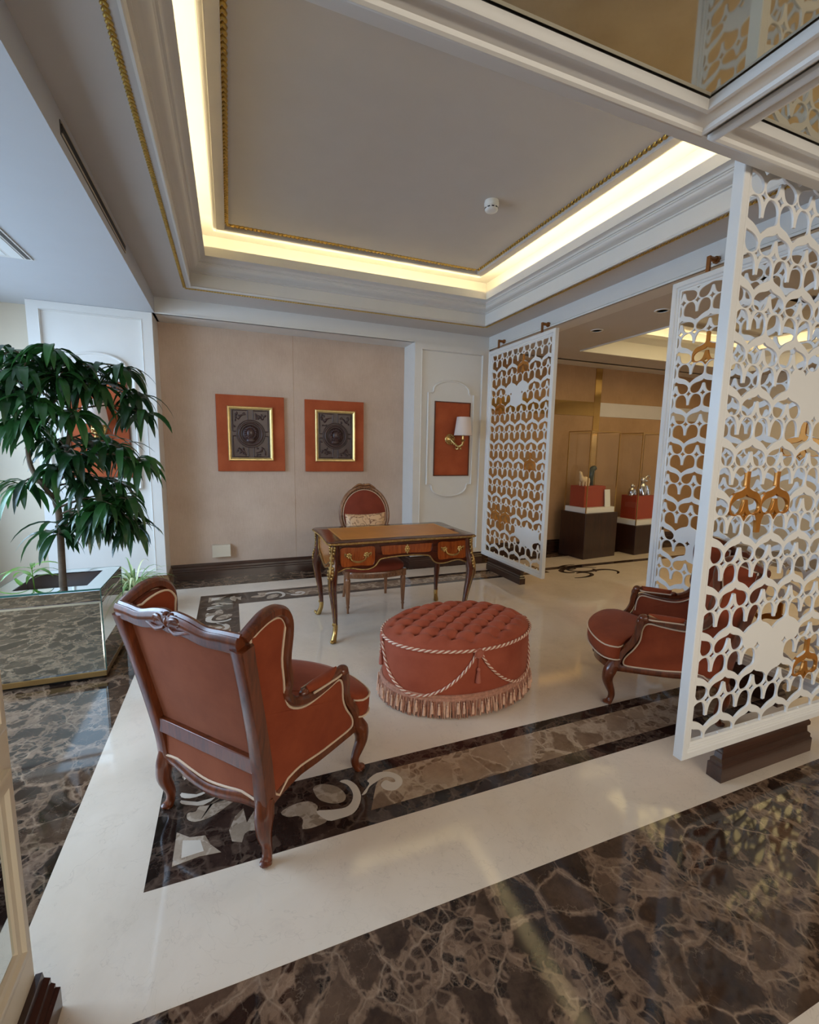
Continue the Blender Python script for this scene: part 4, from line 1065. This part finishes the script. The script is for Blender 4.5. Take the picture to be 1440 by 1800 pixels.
b.ell(bp(0, .295, -.02), (.016, .012, .016), 10, 6); b.build('crest_carving', M['walnut'], dc)
b = MB(); L_ = [[bp(u * f, v * f, -.012 - .03 * (1 - f * f)) for u, v in ov] for f in (.9, .7, .5, .25, .02)]; b.loops(L_, True, False, True)
L_ = [[bp(u * f, v * f, .014) for u, v in ov] for f in (.92, .02)]; b.loops(L_, True, False, True); b.build('back_pad', M['deskfab'], dc)
b = MB(); b.tube([bp(u * .905, v * .905, -.016) for u, v in ov], .0045, 6, True); b.build('gimp', M['piping'], dc)
# cushion
t = NT('brocade'); c_ = t.coord((1, 1, 1)); n_ = t.noise(c_, 9, 2, .5, 1.5)
rp = t.ramp(n_.outputs[0], [(.0, srgb(212, 172, 132)), (.44, srgb(212, 172, 132)), (.48, srgb(120, 70, 40)), (.52, srgb(218, 180, 140)), (.60, srgb(206, 160, 120)), (.64, srgb(150, 100, 66)), (.67, srgb(214, 176, 136))])
t.set(Base_Color=rp, Roughness=.6); M['brocade'] = t.mat
def pillow(name, w, h, d, mat, parent=None):
    b = MB(); n = 22; F, Bk = [], []
    for sgn in (1, -1):
        G = []
        for j in range(n + 1):
            row = []
            for i in range(n + 1):
                u, v = 2 * i / n - 1, 2 * j / n - 1
                e = (max(0, 1 - u ** 4) * max(0, 1 - v ** 4)) ** .5
                sh = 1 - .05 * (1 - abs(v)) * abs(u) ** 3 * 0 - .07 * (1 - u * u) * abs(v) ** 8 * 0
                row.append((u * w / 2 * (1 - .06 * (1 - v * v)), sgn * d / 2 * e ** .7, v * h / 2 * (1 - .07 * (1 - u * u))))
            G.append(row)
        b.loops(G if sgn > 0 else [r[::-1] for r in G], False)
    return b.build(name, mat, parent)
cu = pillow('lumbar_cushion', .40, .40, .13, M['brocade'])
cu.location = (1.222, 4.235, .682); cu.rotation_euler = (math.radians(-12), math.radians(-1.5), math.radians(-6))
tag(cu, 'tan brocade cushion leaning on the oval-backed chair', 'cushion')
# ------------------------------------------------------------------ carved panels on rust mounts
def picture(x0, x1, z0, z1, fx0, fx1, fz0, fz1, seed, label):
    t = thing('carved_panel_picture', label, 'picture', ((x0 + x1) / 2, 5.58, (z0 + z1) / 2), group='framed carved panels')
    ox, oz = (x0 + x1) / 2, (z0 + z1) / 2
    b = MB(); b.box(x0 - ox, x1 - ox, -.032, -.001, z0 - oz, z1 - oz); b.build('fabric_mount', M['redfab'], t, bevel=.004)
    a0, a1, c0, c1 = fx0 - ox, fx1 - ox, fz0 - oz, fz1 - oz
    b = MB(); b.loops([[(a0 + n, y, c0 + n), (a1 - n, y, c0 + n), (a1 - n, y, c1 - n), (a0 + n, y, c1 - n)] for n, y in ((0, -.032), (.002, -.05), (.01, -.058), (.018, -.056), (.026, -.048), (.034, -.044), (.034, -.034))]); b.build('frame', M['goldframe'], t, ang=30)
    b = MB(); y = -.036; cx_, cz = (a0 + a1) / 2, (c0 + c1) / 2
    b.box(a0 + .03, a1 - .03, y, -.031, c0 + .03, c1 - .03)
    w_, h_ = (a1 - a0) / 2 - .055, (c1 - c0) / 2 - .045
    Rr = .125
    def ringt(r, rr, yy): b.tube([(cx_ + r * math.cos(2 * PI * k / 40), yy, cz + r * math.sin(2 * PI * k / 40)) for k in range(40)], rr, 8, True)
    ringt(Rr, .013, y - .010); ringt(Rr - .026, .007, y - .006); ringt(Rr + .028, .006, y - .003)
    b.lathe([(.001, .022), (.03, .02), (.06, .012), (.09, .004), (.10, 0)], 24, (cx_, y, cz), Matrix.Rotation(PI / 2, 3, 'X'))
    rr = random.Random(seed)
    # head in relief: face, brow, nose, hair locks
    hx, s = cx_, (1 if seed == 1 else -1)
    b.ell((hx - .004 * s, y - .022, cz + .005), (.045, .022, .058), 14, 10); b.ell((hx - .018 * s, y - .036, cz - .004), (.010, .014, .018), 8, 6); b.ell((hx - .016 * s, y - .034, cz - .03), (.014, .008, .006), 8, 5)
    b.ell((hx - .004 * s, y - .034, cz + .022), (.03, .008, .006), 8, 5)
    for k in range(16):
        a = k / 16 * 2 * PI; b.ell((hx + .055 * math.cos(a), y - .018, cz + .012 + .062 * math.sin(a)), (.020, .014, .016), 8, 5)
    b.ell((hx, y - .016, cz - .075), (.05, .014, .03), 10, 6)
    for sx_ in (-1, 1):
        for sz_ in (-1, 1):
            X0, X1 = cx_ + sx_ * .03, cx_ + sx_ * w_; Z0, Z1 = cz + sz_ * (.155), cz + sz_ * h_
            b.tube([(X0, y - .002, Z1), (X1, y - .002, Z1), (X1, y - .002, cz + sz_ * .025)], .006, 6)
            b.tube([(X0, y - .002, Z1), (X0, y - .002, Z0 + sz_ * .0)], .006, 6)
            b.tube([(cx_ + sx_ * (.158), y - .002, cz + sz_ * .025), (X1, y - .002, cz + sz_ * .025)], .006, 6)
            for k in range(9):
                px_ = cx_ + sx_ * rr.uniform(.06, w_ - .015); pz = cz + sz_ * rr.uniform(.16, h_ - .02) if rr.random() < .7 else cz + sz_ * rr.uniform(.06, h_ - .02)
                if math.hypot(px_ - cx_, pz - cz) < Rr + .045: continue
                a = rr.uniform(0, PI); b.ell((px_, y - .002, pz), (.016, .008, .010), 8, 5, Matrix.Rotation(a, 3, 'Y'))
            b.tube(crv([(cx_ + sx_ * .05, y - .003, cz + sz_ * .215), (cx_ + sx_ * .10, y - .004, cz + sz_ * .20), (cx_ + sx_ * .13, y - .004, cz + sz_ * .16), (cx_ + sx_ * .155, y - .003, cz + sz_ * .20)], 4), [.004, .008, .007, .003], 6)
    for q in (-1, 1):
        b.box(cx_ - .012, cx_ + .012, y - .004, y, cz + q * .17 - .02, cz + q * h_) if q > 0 else b.box(cx_ - .012, cx_ + .012, y - .004, y, cz - h_, cz - .15)
    b.build('carved_relief', M['relief'], t, ang=60)
    return t
picture(-.130, .603, 1.226, 2.076, -.016, .474, 1.346, 1.955, 1, 'left carved medallion panel with a gilt frame on a rust mount')
picture(.840, 1.560, 1.222, 2.072, .958, 1.450, 1.343, 1.958, 2, 'right carved medallion panel with a gilt frame, above the oval chair')
# small wall box
b = MB(); b.box(-.226, -.03, 5.515, 5.58, .245, .385); o = b.build('wall_box', M['cream'], bevel=.003, smooth=False); tag(o, 'small cream junction box low on the taupe wall', 'wall box')

# ------------------------------------------------------------------ sconces
def sconce(x, z, label, dx, dy):
    t = thing('wall_sconce', label, 'lamp', (x, 5.222, z), group='gilt wall sconces')
    RX = Matrix.Rotation(PI / 2, 3, 'X')
    b = MB(); b.lathe([(.001, .03), (.018, .028), (.024, .02), (.04, .018), (.046, .012), (.062, .010), (.068, .004), (.07, 0)], 24, (0, 0, 0), RX)
    for k in range(16):
        a = 2 * PI * k / 16; b.ell((.058 * math.cos(a), -.012, .058 * math.sin(a)), (.009, .006, .009), 8, 5)
    b.build('backplate', M['brass'], t)
    b = MB(); p = crv([(0, -.02, 0), (dx * .3, -.06, -.05), (dx * .65, dy * .7, -.085), (dx * .95, dy, -.06), (dx, dy, .0), (dx, dy, .03)], 6)
    b.tube(p, [.010, .013, .012, .011, .010, .009], 10)
    for k in range(7):
        q = p[3 + 3 * k]; b.ell((q[0], q[1], q[2] - .010), (.016, .012, .013), 8, 5)
    b.tube(crv([(dx * .5, dy * .6, -.085), (dx * .62, dy * .75, -.115), (dx * .45, dy * .6, -.12), (dx * .4, dy * .5, -.10)], 5), [.009, .010, .008, .004], 8)
    b.ell((dx * .8, dy * .9, -.115), (.012, .012, .016), 8, 6)
    b.lathe([(.012, -.03), (.03, -.012), (.026, -.004), (.014, 0), (.013, .05), (.01, .05)], 14, (dx, dy, 0)); b.build('arm', M['brass'], t)
    b = MB(); L_ = [[(dx + r * math.cos(2 * PI * k / 28), dy + r * math.sin(2 * PI * k / 28), zz) for k in range(28)] for r, zz in ((.112, .048), (.082, .272), (.080, .272), (.110, .048))]
    b.loops(L_, True, wrap=True); b.build('lamp_shade', M['shade'], t, ang=60)
    b = MB(); b.tube([(dx, dy, .04), (dx, dy, .13)], .011, 10); b.ell((dx, dy, .15), (.016, .016, .026), 10, 6); b.build('candle_bulb', M['plastic'], t)
    return t
sconce(2.597, 1.642, 'gilt wall sconce with a pale shade on the right pier', .115, -.13)
sconce(-1.165, 1.642, 'gilt wall sconce mostly hidden by the indoor tree on the left pier', .0, -.13)

# ------------------------------------------------------------------ mirrored planter and tree
pl = thing('mirrored_planter', 'square mirrored planter box with a brass base under the indoor tree', 'planter', (-1.078, 3.573, 0))
S = .283
b = MB(); b.box(-S - .004, S + .004, -S - .004, S + .004, .018, .055); b.build('brass_base', M['champagne'], pl, bevel=.003, smooth=False)
b = MB(); b.box(-S + .02, S - .02, -S + .02, S - .02, 0, .02); b.build('plinth', M['black'], pl, smooth=False)
b = MB(); w_ = .012
for (x0, x1, y0, y1) in ((-S, S, -S, -S + w_), (-S, S, S - w_, S), (-S, -S + w_, -S + w_, S - w_), (S - w_, S, -S + w_, S - w_)): b.box(x0, x1, y0, y1, .055, .595)
b.build('liner', M['grey'], pl, smooth=False)
for k in range(4):
    Rz = Matrix.Rotation(k * PI / 2, 3, 'Z'); h = S + .006
    tr = lambda x, y, z: tuple(Rz @ Vector((x, y, z)))
    PP = {'mirror_side': ((0, -S), (0, -h + .003), (.012, -h)), 'mirror_strip': ((0, -S), (0, -h + .003), (.006, -h))}
    for z0, z1, nm in ((.056, .518, 'mirror_side'), (.522, .596, 'mirror_strip')):
        b = MB(); q = .010
        b.loops([[tr(-h + n, y, z0 + n), tr(h - n, y, z0 + n), tr(h - n, y, z1 - n), tr(-h + n, y, z1 - n)] for n, y in PP[nm]], True, False, True); b.build(nm, M['mirror'], pl, smooth=False)
    b = MB(); i_ = .195
    b.prism([(-h, -h), (h, -h), (i_, -i_), (-i_, -i_)], .596, .603, lambda u, v, w: tr(u, v, w)); b.build('mirror_rim', M['mirror'], pl, smooth=False)
    b = MB(); b.box(-h, h, -h - .0005, -h + .001, .592, .6035); b.v = [tr(*p) for p in b.v]; b.build('glass_edge', M['glassedge'], pl, smooth=False)
    b = MB(); b.box(h - .003, h + .0008, -h - .0008, -h + .003, .056, .595); b.v = [tr(*p) for p in b.v]; b.build('glass_edge', M['glassedge'], pl, smooth=False)
b = MB(); b.box(-S + .012, S - .012, -S + .012, S - .012, .06, .44); so_ = b.build('soil', M['soil'], pl, smooth=False)

tree = thing('indoor_tree', 'tall indoor ficus with drooping dark leaves in the mirrored planter', 'plant', (-1.072, 3.57, .44))
O = Vector((-1.072, 3.57, .44))
def rel(p): return tuple(Vector(p) - O)
def leaf(b, base, d, ln, w, droop, nseg=6, fold=.25, roll=0):
    """drooping lanceolate leaf from base along d"""
    p = Vector(base); d = Vector(d).normalized(); L_, step = [], ln / nseg
    side = d.cross(Vector((0, 0, 1)))
    side = side.normalized() if side.length > .05 else Vector((1, 0, 0))
    if roll: side = Matrix.Rotation(roll, 3, d) @ side
    for i in range(nseg + 1):
        s = i / nseg; ww = w * (math.sin(PI * min(1, s * 1.0) ** .78) ** .8 if 0 < s < 1 else 0.03)
        nrm = side.cross(d).normalized()
        L_.append([tuple(p - side * ww + nrm * ww * fold), tuple(p), tuple(p + side * ww + nrm * ww * fold)])
        p = p + d * step; d = (d + Vector((0, 0, -droop / nseg))).normalized(); side = (side - d * side.dot(d)).normalized()
    b.loops(L_, False)
b = MB(); br = [[(-1.072, 3.57, .441), (-1.062, 3.57, .75), (-1.056, 3.572, 1.04), (-1.068, 3.572, 1.14), (-1.05, 3.58, 1.25), (-1.0, 3.58, 1.40), (-.965, 3.57, 1.56), (-.95, 3.57, 1.75), (-.93, 3.56, 1.95)],
                [(-1.066, 3.572, 1.13), (-1.11, 3.55, 1.22), (-1.165, 3.54, 1.337), (-1.178, 3.54, 1.463), (-1.158, 3.54, 1.62), (-1.13, 3.54, 1.80), (-1.12, 3.54, 1.98)]]
b.tube([rel(p) for p in crv(br[0], 4)], [.024, .021, .02, .019, .017, .014, .012, .010, .007], 10); b.build('trunk', M['bark'], tree)
bb = MB(); bb.tube([rel(p) for p in crv(br[1], 4)], [.016, .015, .014, .012, .011, .009, .007], 8)
CL = [(-.99, 3.45, 2.06), (-1.24, 3.5, 2.02), (-1.30, 3.6, 1.92), (-1.12, 3.4, 1.92), (-.88, 3.5, 1.96), (-.75, 3.5, 1.87), (-.61, 3.6, 1.99), (-.54, 3.6, 1.82), (-.50, 3.55, 1.70), (-.83, 3.45, 1.84), (-1.25, 3.55, 1.62),
      (-.66, 3.55, 1.47), (-.53, 3.55, 1.38), (-.78, 3.75, 1.52), (-1.10, 3.75, 1.50), (-1.02, 3.35, 1.72), (-.85, 3.32, 1.66), (-1.30, 3.4, 1.86), (-1.15, 3.45, 1.60), (-.88, 3.38, 1.42), (-1.0, 3.42, 1.33), (-.84, 3.5, 1.26), (-.63, 3.5, 1.14), (-.78, 3.45, 1.06), (-1.22, 3.5, 1.23), (-1.03, 3.42, .93), (-.70, 3.7, 1.22), (-.64, 3.5, 1.02), (-.60, 3.52, .94), (-.80, 3.42, 1.00), (-.72, 3.4, 1.12), (-.74, 3.62, .98), (-1.38, 3.5, 1.76), (-1.15, 3.7, 1.98), (-.94, 3.7, 2.0), (-1.18, 3.38, 1.78), (-.95, 3.40, 1.88)]
fo = MB()
trunk_pts = [Vector(p) for p in crv(br[0], 6) + crv(br[1], 6)]
for ci, cpos in enumerate(CL):
    cpos = Vector(cpos)
    near = min(trunk_pts, key=lambda q: (q - cpos).length + (0 if q.z < cpos.z + .02 else 2) + (0 if q.z > .95 else 5 if ci != 20 else 0))
    mid = near.lerp(cpos, .55) + Vector((0, 0, .05))
    c3 = crv([near, mid, cpos], 5); bb.tube([rel(p) for p in c3], [.007, .005, .0035], 6)
    nl_ = rnd.randint(20, 27)
    for k in range(nl_):
        s = rnd.uniform(.25, 1) if k % 3 == 0 else rnd.uniform(.8, 1); i = min(len(c3) - 1, int(s * (len(c3) - 1))); base = Vector(c3[i])
        a = k * 2.399 + rnd.uniform(-.3, .3); el = rnd.uniform(-.5, .55)
        d = Vector((math.cos(a) * math.cos(el), math.sin(a) * math.cos(el), math.sin(el)))
        leaf(fo, rel(base), d, rnd.uniform(.19, .30), rnd.uniform(.017, .026), rnd.uniform(1.5, 3.0), roll=rnd.uniform(-.5, .5))
bb.build('branch', M['bark'], tree)
f_ = fo.build('foliage', M['leaf'], tree, ang=180); f_['kind'] = 'stuff'
# light green seedling growing at the planter's left corner
sd = thing('small_potted_seedling', 'small light green seedling in the left corner of the mirrored planter', 'plant', (-1.245, 3.62, .441))
b = MB()
for k in range(9):
    a = k * 2.399; leaf(b, (0, 0, .17 + .01 * k), (math.cos(a), math.sin(a), .5), rnd.uniform(.14, .24), rnd.uniform(.010, .022), 1.5)
b.build('leaves', M['leaf2'], sd, ang=180); b = MB(); b.tube([(0, 0, 0), (.005, 0, .1), (0, 0, .25)], [.005, .004, .003], 6); b.build('stem', M['leaf2'], sd)

# spider plant
sp = thing('spider_plant', 'spider plant in a cream pot on the floor behind the planter', 'plant', (-.845, 4.6, 0))
b = MB(); b.lathe([(.07, 0), (.078, .01), (.10, .20), (.106, .205), (.106, .225), (.098, .225), (.094, .2)], 24); b.build('pot', M['pot'], sp, ang=50)
b = MB(); b.lathe([(.001, .205), (.094, .205)], 20); b.build('soil', M['soil'], sp)
b = MB()
for k in range(95):
    a = k * 2.399; el = rnd.uniform(.35, 1.35); d = (math.cos(a) * math.cos(el), math.sin(a) * math.cos(el), math.sin(el)); r_ = rnd.uniform(0, .05)
    leaf(b, (math.cos(a) * r_, math.sin(a) * r_, .2), d, rnd.uniform(.26, .50), rnd.uniform(.006, .010), rnd.uniform(1.8, 3.2), 7, .5)
o = b.build('leaves', M['spider'], sp, ang=180); o['kind'] = 'stuff'

# ------------------------------------------------------------------ display cases in the next room
def case(label, x, y, rz, hp, wb, hz, items):
    """hp pedestal height, hz top of the vitrine"""
    t = thing('display_case', label, 'display case', (x, y, 0), rz, 'glass display cases on dark pedestals'); w, d = .33, .23
    b = MB(); b.box(-w, w, -d, d, 0, hp); b.build('pedestal', M['ped'], t, bevel=.006, smooth=False)
    w2, d2 = .295, .195
    b = MB(); b.box(-w2, w2, -d2, d2, hp, hp + .075); b.build('white_base', M['white'], t, bevel=.002, smooth=False)
    b = MB(); g = .006
    for sx_ in (-1, 1):
        for sy_ in (-1, 1): b.box(sx_ * w2 - g, sx_ * w2 + g, sy_ * d2 - g, sy_ * d2 + g, hp + .0, hz)
    for z in (hz,):
        for s in (-1, 1): b.box(-w2, w2, s * d2 - g, s * d2 + g, z - g, z + g); b.box(s * w2 - g, s * w2 + g, -d2, d2, z - g, z + g)
    b.build('gilt_frame', M['champagne'], t, smooth=False)
    b = MB()
    for s in (-1, 1): b.box(-w2 + .004, w2 - .004, s * d2 - .002, s * d2 + .002, hp + .078, hz - .004); b.box(s * w2 - .002, s * w2 + .002, -d2 + .004, d2 - .004, hp + .078, hz - .004)
    b.build('glass', M['glass'], t, smooth=False)
    return t
P1 = (4.90, 5.19); c1 = case('display case with an ivory figurine, seen left in the next room', P1[0], P1[1], math.radians(6), .655, .3, 1.80, None)
P2 = (5.86, 5.19); c2 = case('lower display case with silver figurines, seen right in the next room', P2[0], P2[1], math.radians(6), .44, .3, 1.80, None)
def block(x, y, rz, w, d, z0, z1, label):
    b = MB(); b.box(-w, w, -d, d, 0, z1 - z0); o = b.build('display_block', M['redbox'], bevel=.003, smooth=False); o.location = (x, y, z0); o.rotation_euler = (0, 0, rz); tag(o, label, 'display block', 'rust display blocks'); return o
block(4.855, 5.20, math.radians(6), .215, .13, .73, 1.03, 'rust block carrying the ivory figurine in the left display case')
block(5.86, 5.20, math.radians(6), .22, .13, .515, .87, 'rust block carrying the silver figurines in the right display case')
fig = thing('animal_figurine', 'ivory animal figurine with a raised head in the left display case', 'figurine', (4.73, 5.16, 1.03))
b = MB(); b.tube(crv([(.075, 0, .075), (.03, 0, .085), (-.02, 0, .09), (-.05, 0, .13), (-.065, 0, .175), (-.085, 0, .205)], 4), [.042, .05, .046, .03, .022, .010], 12); b.ell((-.06, 0, .185), (.02, .018, .018), 10, 6)
for q in ((-.035, -.03), (-.035, .03), (.065, -.03), (.065, .03), (.015, -.032)): b.tube([(q[0], q[1], .07), (q[0], q[1], 0)], [.018, .012], 8)
b.build('body', M['ivory'], fig)
jd = thing('green_stone_sculpture', 'dark green curved stone sculpture in the left display case', 'sculpture', (4.92, 5.22, 1.03))
b = MB(); b.tube(crv([(0, 0, 0), (-.01, 0, .08), (-.01, 0, .16), (.01, 0, .235), (.045, 0, .255), (.07, 0, .23)], 5), [.032, .042, .045, .04, .034, .022], 12); b.lathe([(.04, 0), (.04, .015), (.03, .02)], 14); b.build('body', M['jade'], jd)
cd = MB(); cd.box(-.055, .055, -.004, .004, 0, .25); o = cd.build('caption_card', M['plastic'], smooth=False); o.location = (5.10, 5.05, .73); o.rotation_euler = (math.radians(-6), 0, math.radians(6)); tag(o, 'white caption card leaning beside the rust block', 'card')
for i, (x, s, lb) in enumerate(((5.66, .8, 'smaller silver figurine in the right display case'), (5.87, 1.25, 'larger silver figurine with a curled trunk in the right display case'))):
    f_ = thing('silver_figurine', lb, 'figurine', (x, 5.16, .87), group='silver figurines')
    b = MB(); b.lathe([(.055 * s, 0), (.062 * s, .03 * s), (.055 * s, .10 * s), (.035 * s, .15 * s), (.001, .165 * s)], 16); b.ell((0, -.01, .19 * s), (.036 * s, .032 * s, .036 * s), 12, 8); b.ell((.02 * s, -.04 * s, .18 * s), (.018 * s, .02 * s, .014 * s), 8, 6)
    for q in (-1, 1): b.tube([(q * .045 * s, -.03 * s, .12 * s), (q * .05 * s, -.06 * s, .06 * s), (q * .045 * s, -.065 * s, .012)], [.02 * s, .018 * s, .02 * s], 8)
    if i: b.tube(crv([(.04, 0, .22), (.07, 0, .28), (.12, 0, .30), (.15, 0, .27), (.14, 0, .24)], 4), [.016, .014, .012, .008, .005], 8)
    b.build('body', M['silver'], f_, ang=60)
# brass cross bands on the brown wall
bd = thing('wall_band', 'mirror-polished brass cross band with a painted white reflection on the brown wall of the next room', 'wall band', (5.33, 5.58, 0))
b = MB(); b.box(-2.2, -.12, -.008, 0, 2.06, 2.27); b.build('brass_band', M['brassmirror'], bd, smooth=False)
b = MB(); b.box(.0, 2.6, -.008, 0, 2.06, 2.27); b.build('reflection_band', M['bandreflect'], bd, smooth=False)
b = MB(); b.box(-.12, .0, -.01, 0, .9, 2.77); b.build('upright_band', M['brassmirror'], bd, smooth=False)

# ------------------------------------------------------------------ ceiling fittings
sm = thing('smoke_detector', 'round white smoke detector on the tray ceiling', 'smoke detector', (1.905, 3.24, 3.372))
b = MB(); b.lathe([(.052, 0), (.052, -.012), (.055, -.014), (.055, -.03), (.050, -.036)], 28); b.build('base', M['plastic'], sm, ang=40)
b = MB(); b.lathe([(.05, -.036), (.05, -.06), (.044, -.07), (.03, -.074), (.001, -.075)], 28); b.build('cap', M['plastic'], sm, ang=50)
b = MB()
for k in range(10):
    a = 2 * PI * k / 10; Rz = Matrix.Rotation(a, 3, 'Z'); q = MB(); q.box(.046, .0508, -.010, .010, -.058, -.050); b.add([tuple(Rz @ Vector(p)) for p in q.v], q.f)
b.build('vent_slot', M['black'], sm, smooth=False)
vg = thing('linear_vent_grille', 'long dark slot grille in the fascia beside the window bay', 'vent', (-.64, 3.25, 2.865))
b = MB(); b.box(-.001, .003, -.66, .66, -.03, .03); b.build('backing', M['darkgrey'], vg, smooth=False)
for k in range(5): b = MB(); b.box(.002, .008, -.655, .655, -.027 + .012 * k, -.021 + .012 * k); b.build('slat', M['cream'] if k in (0, 4) else M['darkgrey'], vg, smooth=False)
cv = thing('ceiling_slot_diffuser', 'white linear air diffuser in the window bay ceiling', 'vent', (-1.38, 3.4, 2.779))
b = MB(); b.box(-.14, .14, -.74, .74, -.006, .001); b.build('frame', M['white'], cv, smooth=False)
b = MB(); b.box(.105, .128, -.72, .72, -.008, -.004); b.build('slot', M['darkgrey'], cv, smooth=False)
b = MB(); b.box(.02, .09, -.72, .72, -.009, -.004); b.build('blade', M['plastic'], cv, smooth=False)
b = MB(); b.box(-.10, .0, -.70, .70, -.008, -.004); b.build('blade', M['plastic'], cv, smooth=False)
for i, (x, y) in enumerate(((3.64, 3.93), (3.66, 3.165), (3.66, 2.3))):
    dl = thing('downlight', ('recessed downlight nearest the far lattice screen', 'recessed downlight nearest the middle lattice screen', 'recessed downlight hidden above the middle screen')[i], 'downlight', (x, y, ZS), group='downlights of the next room')
    b = MB(); b.lathe([(.045, .0), (.045, -.006), (.062, -.006), (.064, .0)], 28); b.build('trim_ring', M['plastic'], dl)
    b = MB(); b.lathe([(.001, -.002), (.045, -.002)], 24); b.build('lens', M['ceil'], dl)
# curtain at the window bay
b = MB(); L_ = []
for j in range(9):
    z = .03 + (2.7 - .03) * j / 8; L_.append([(-2.34 + .045 * math.sin(i * 1.35) + .01 * math.sin(i * 3.1 + j * .3), 5.0 - .0 + .022 * i - .12 * (1 if z < 1.2 else 0) * math.sin(PI * min(1, z / 1.2)) , z) for i in range(20)])
b.loops(L_, False); o = b.build('curtain', M['curtain'], sub=1); tag(o, 'sheer white curtain gathered beside the bay window', 'curtain')
sm_ = o.modifiers.new('thick', 'SOLIDIFY'); sm_.thickness = .003
# ------------------------------------------------------------------ light
def area(name, loc, rot, sx_, sy_, power, col):
    l = bpy.data.lights.new(name, 'AREA'); l.shape = 'RECTANGLE'; l.size = sx_; l.size_y = sy_; l.energy = power; l.color = col
    o = bpy.data.objects.new(name, l); COL.objects.link(o); o.location = loc; o.rotation_euler = rot; return o
area('daylight_window', (-3.3, 3.35, 2.5), (0, -.98, 0), 2.2, 3.6, 260, (.50, .72, 1.0))
area('lobby_fill_light', (2.0, -3.2, 2.2), (math.radians(66), 0, 0), 5.0, .6, 108, (1.0, .94, .82))  # unseen fill light added behind the camera to brighten surfaces facing it
area('next_room_ceiling_lamp', (5.8, 3.3, 3.12), (0, 0, 0), 2.4, 1.8, 30, (1.0, .78, .36))
# cove tubes (the LED profile hidden on the shelf)
for nm, loc, sx_, sy_ in (('cove_tube_left', (-.193, 3.2, 3.165), .014, 2.7), ('cove_tube_right', (2.697, 3.2, 3.165), .014, 2.7), ('cove_tube_back', (1.25, 4.60, 3.165), 2.8, .014), ('cove_tube_front', (1.25, 1.708, 3.165), 2.8, .014)):
    area(nm, loc, (PI, 0, 0), sx_, sy_, 9, (1, .88, .52))
for nm, loc, sx_, sy_ in (('next_cove_left', (4.09, 3.3, 3.04), .02, 2.8), ('next_cove_back', (5.8, 4.81, 3.04), 3.0, .02), ('next_cove_right', (7.47, 3.3, 3.04), .02, 2.8)):
    area(nm, loc, (PI, 0, 0), sx_, sy_, 3, (1, .80, .45))
w = bpy.data.worlds.new('world'); scn.world = w; w.use_nodes = True
bg = w.node_tree.nodes['Background']; bg.inputs[0].default_value = (.55, .75, 1, 1); bg.inputs[1].default_value = 2.8
# ------------------------------------------------------------------ view
scn.render.engine = 'CYCLES'
scn.view_settings.view_transform = 'Standard'; scn.view_settings.look = 'None'; scn.view_settings.exposure = .22; scn.view_settings.gamma = 1; scn.view_settings.use_curve_mapping = False
c = scn.cycles; c.use_denoising = True; c.max_bounces = 9; c.use_adaptive_sampling = True; c.adaptive_threshold = .015; c.diffuse_bounces = 5; c.glossy_bounces = 5; c.transparent_max_bounces = 12; c.sample_clamp_indirect = 6; c.caustics_reflective = False; c.caustics_refractive = False
try: c.denoiser = 'OPENIMAGEDENOISE'
except Exception: pass
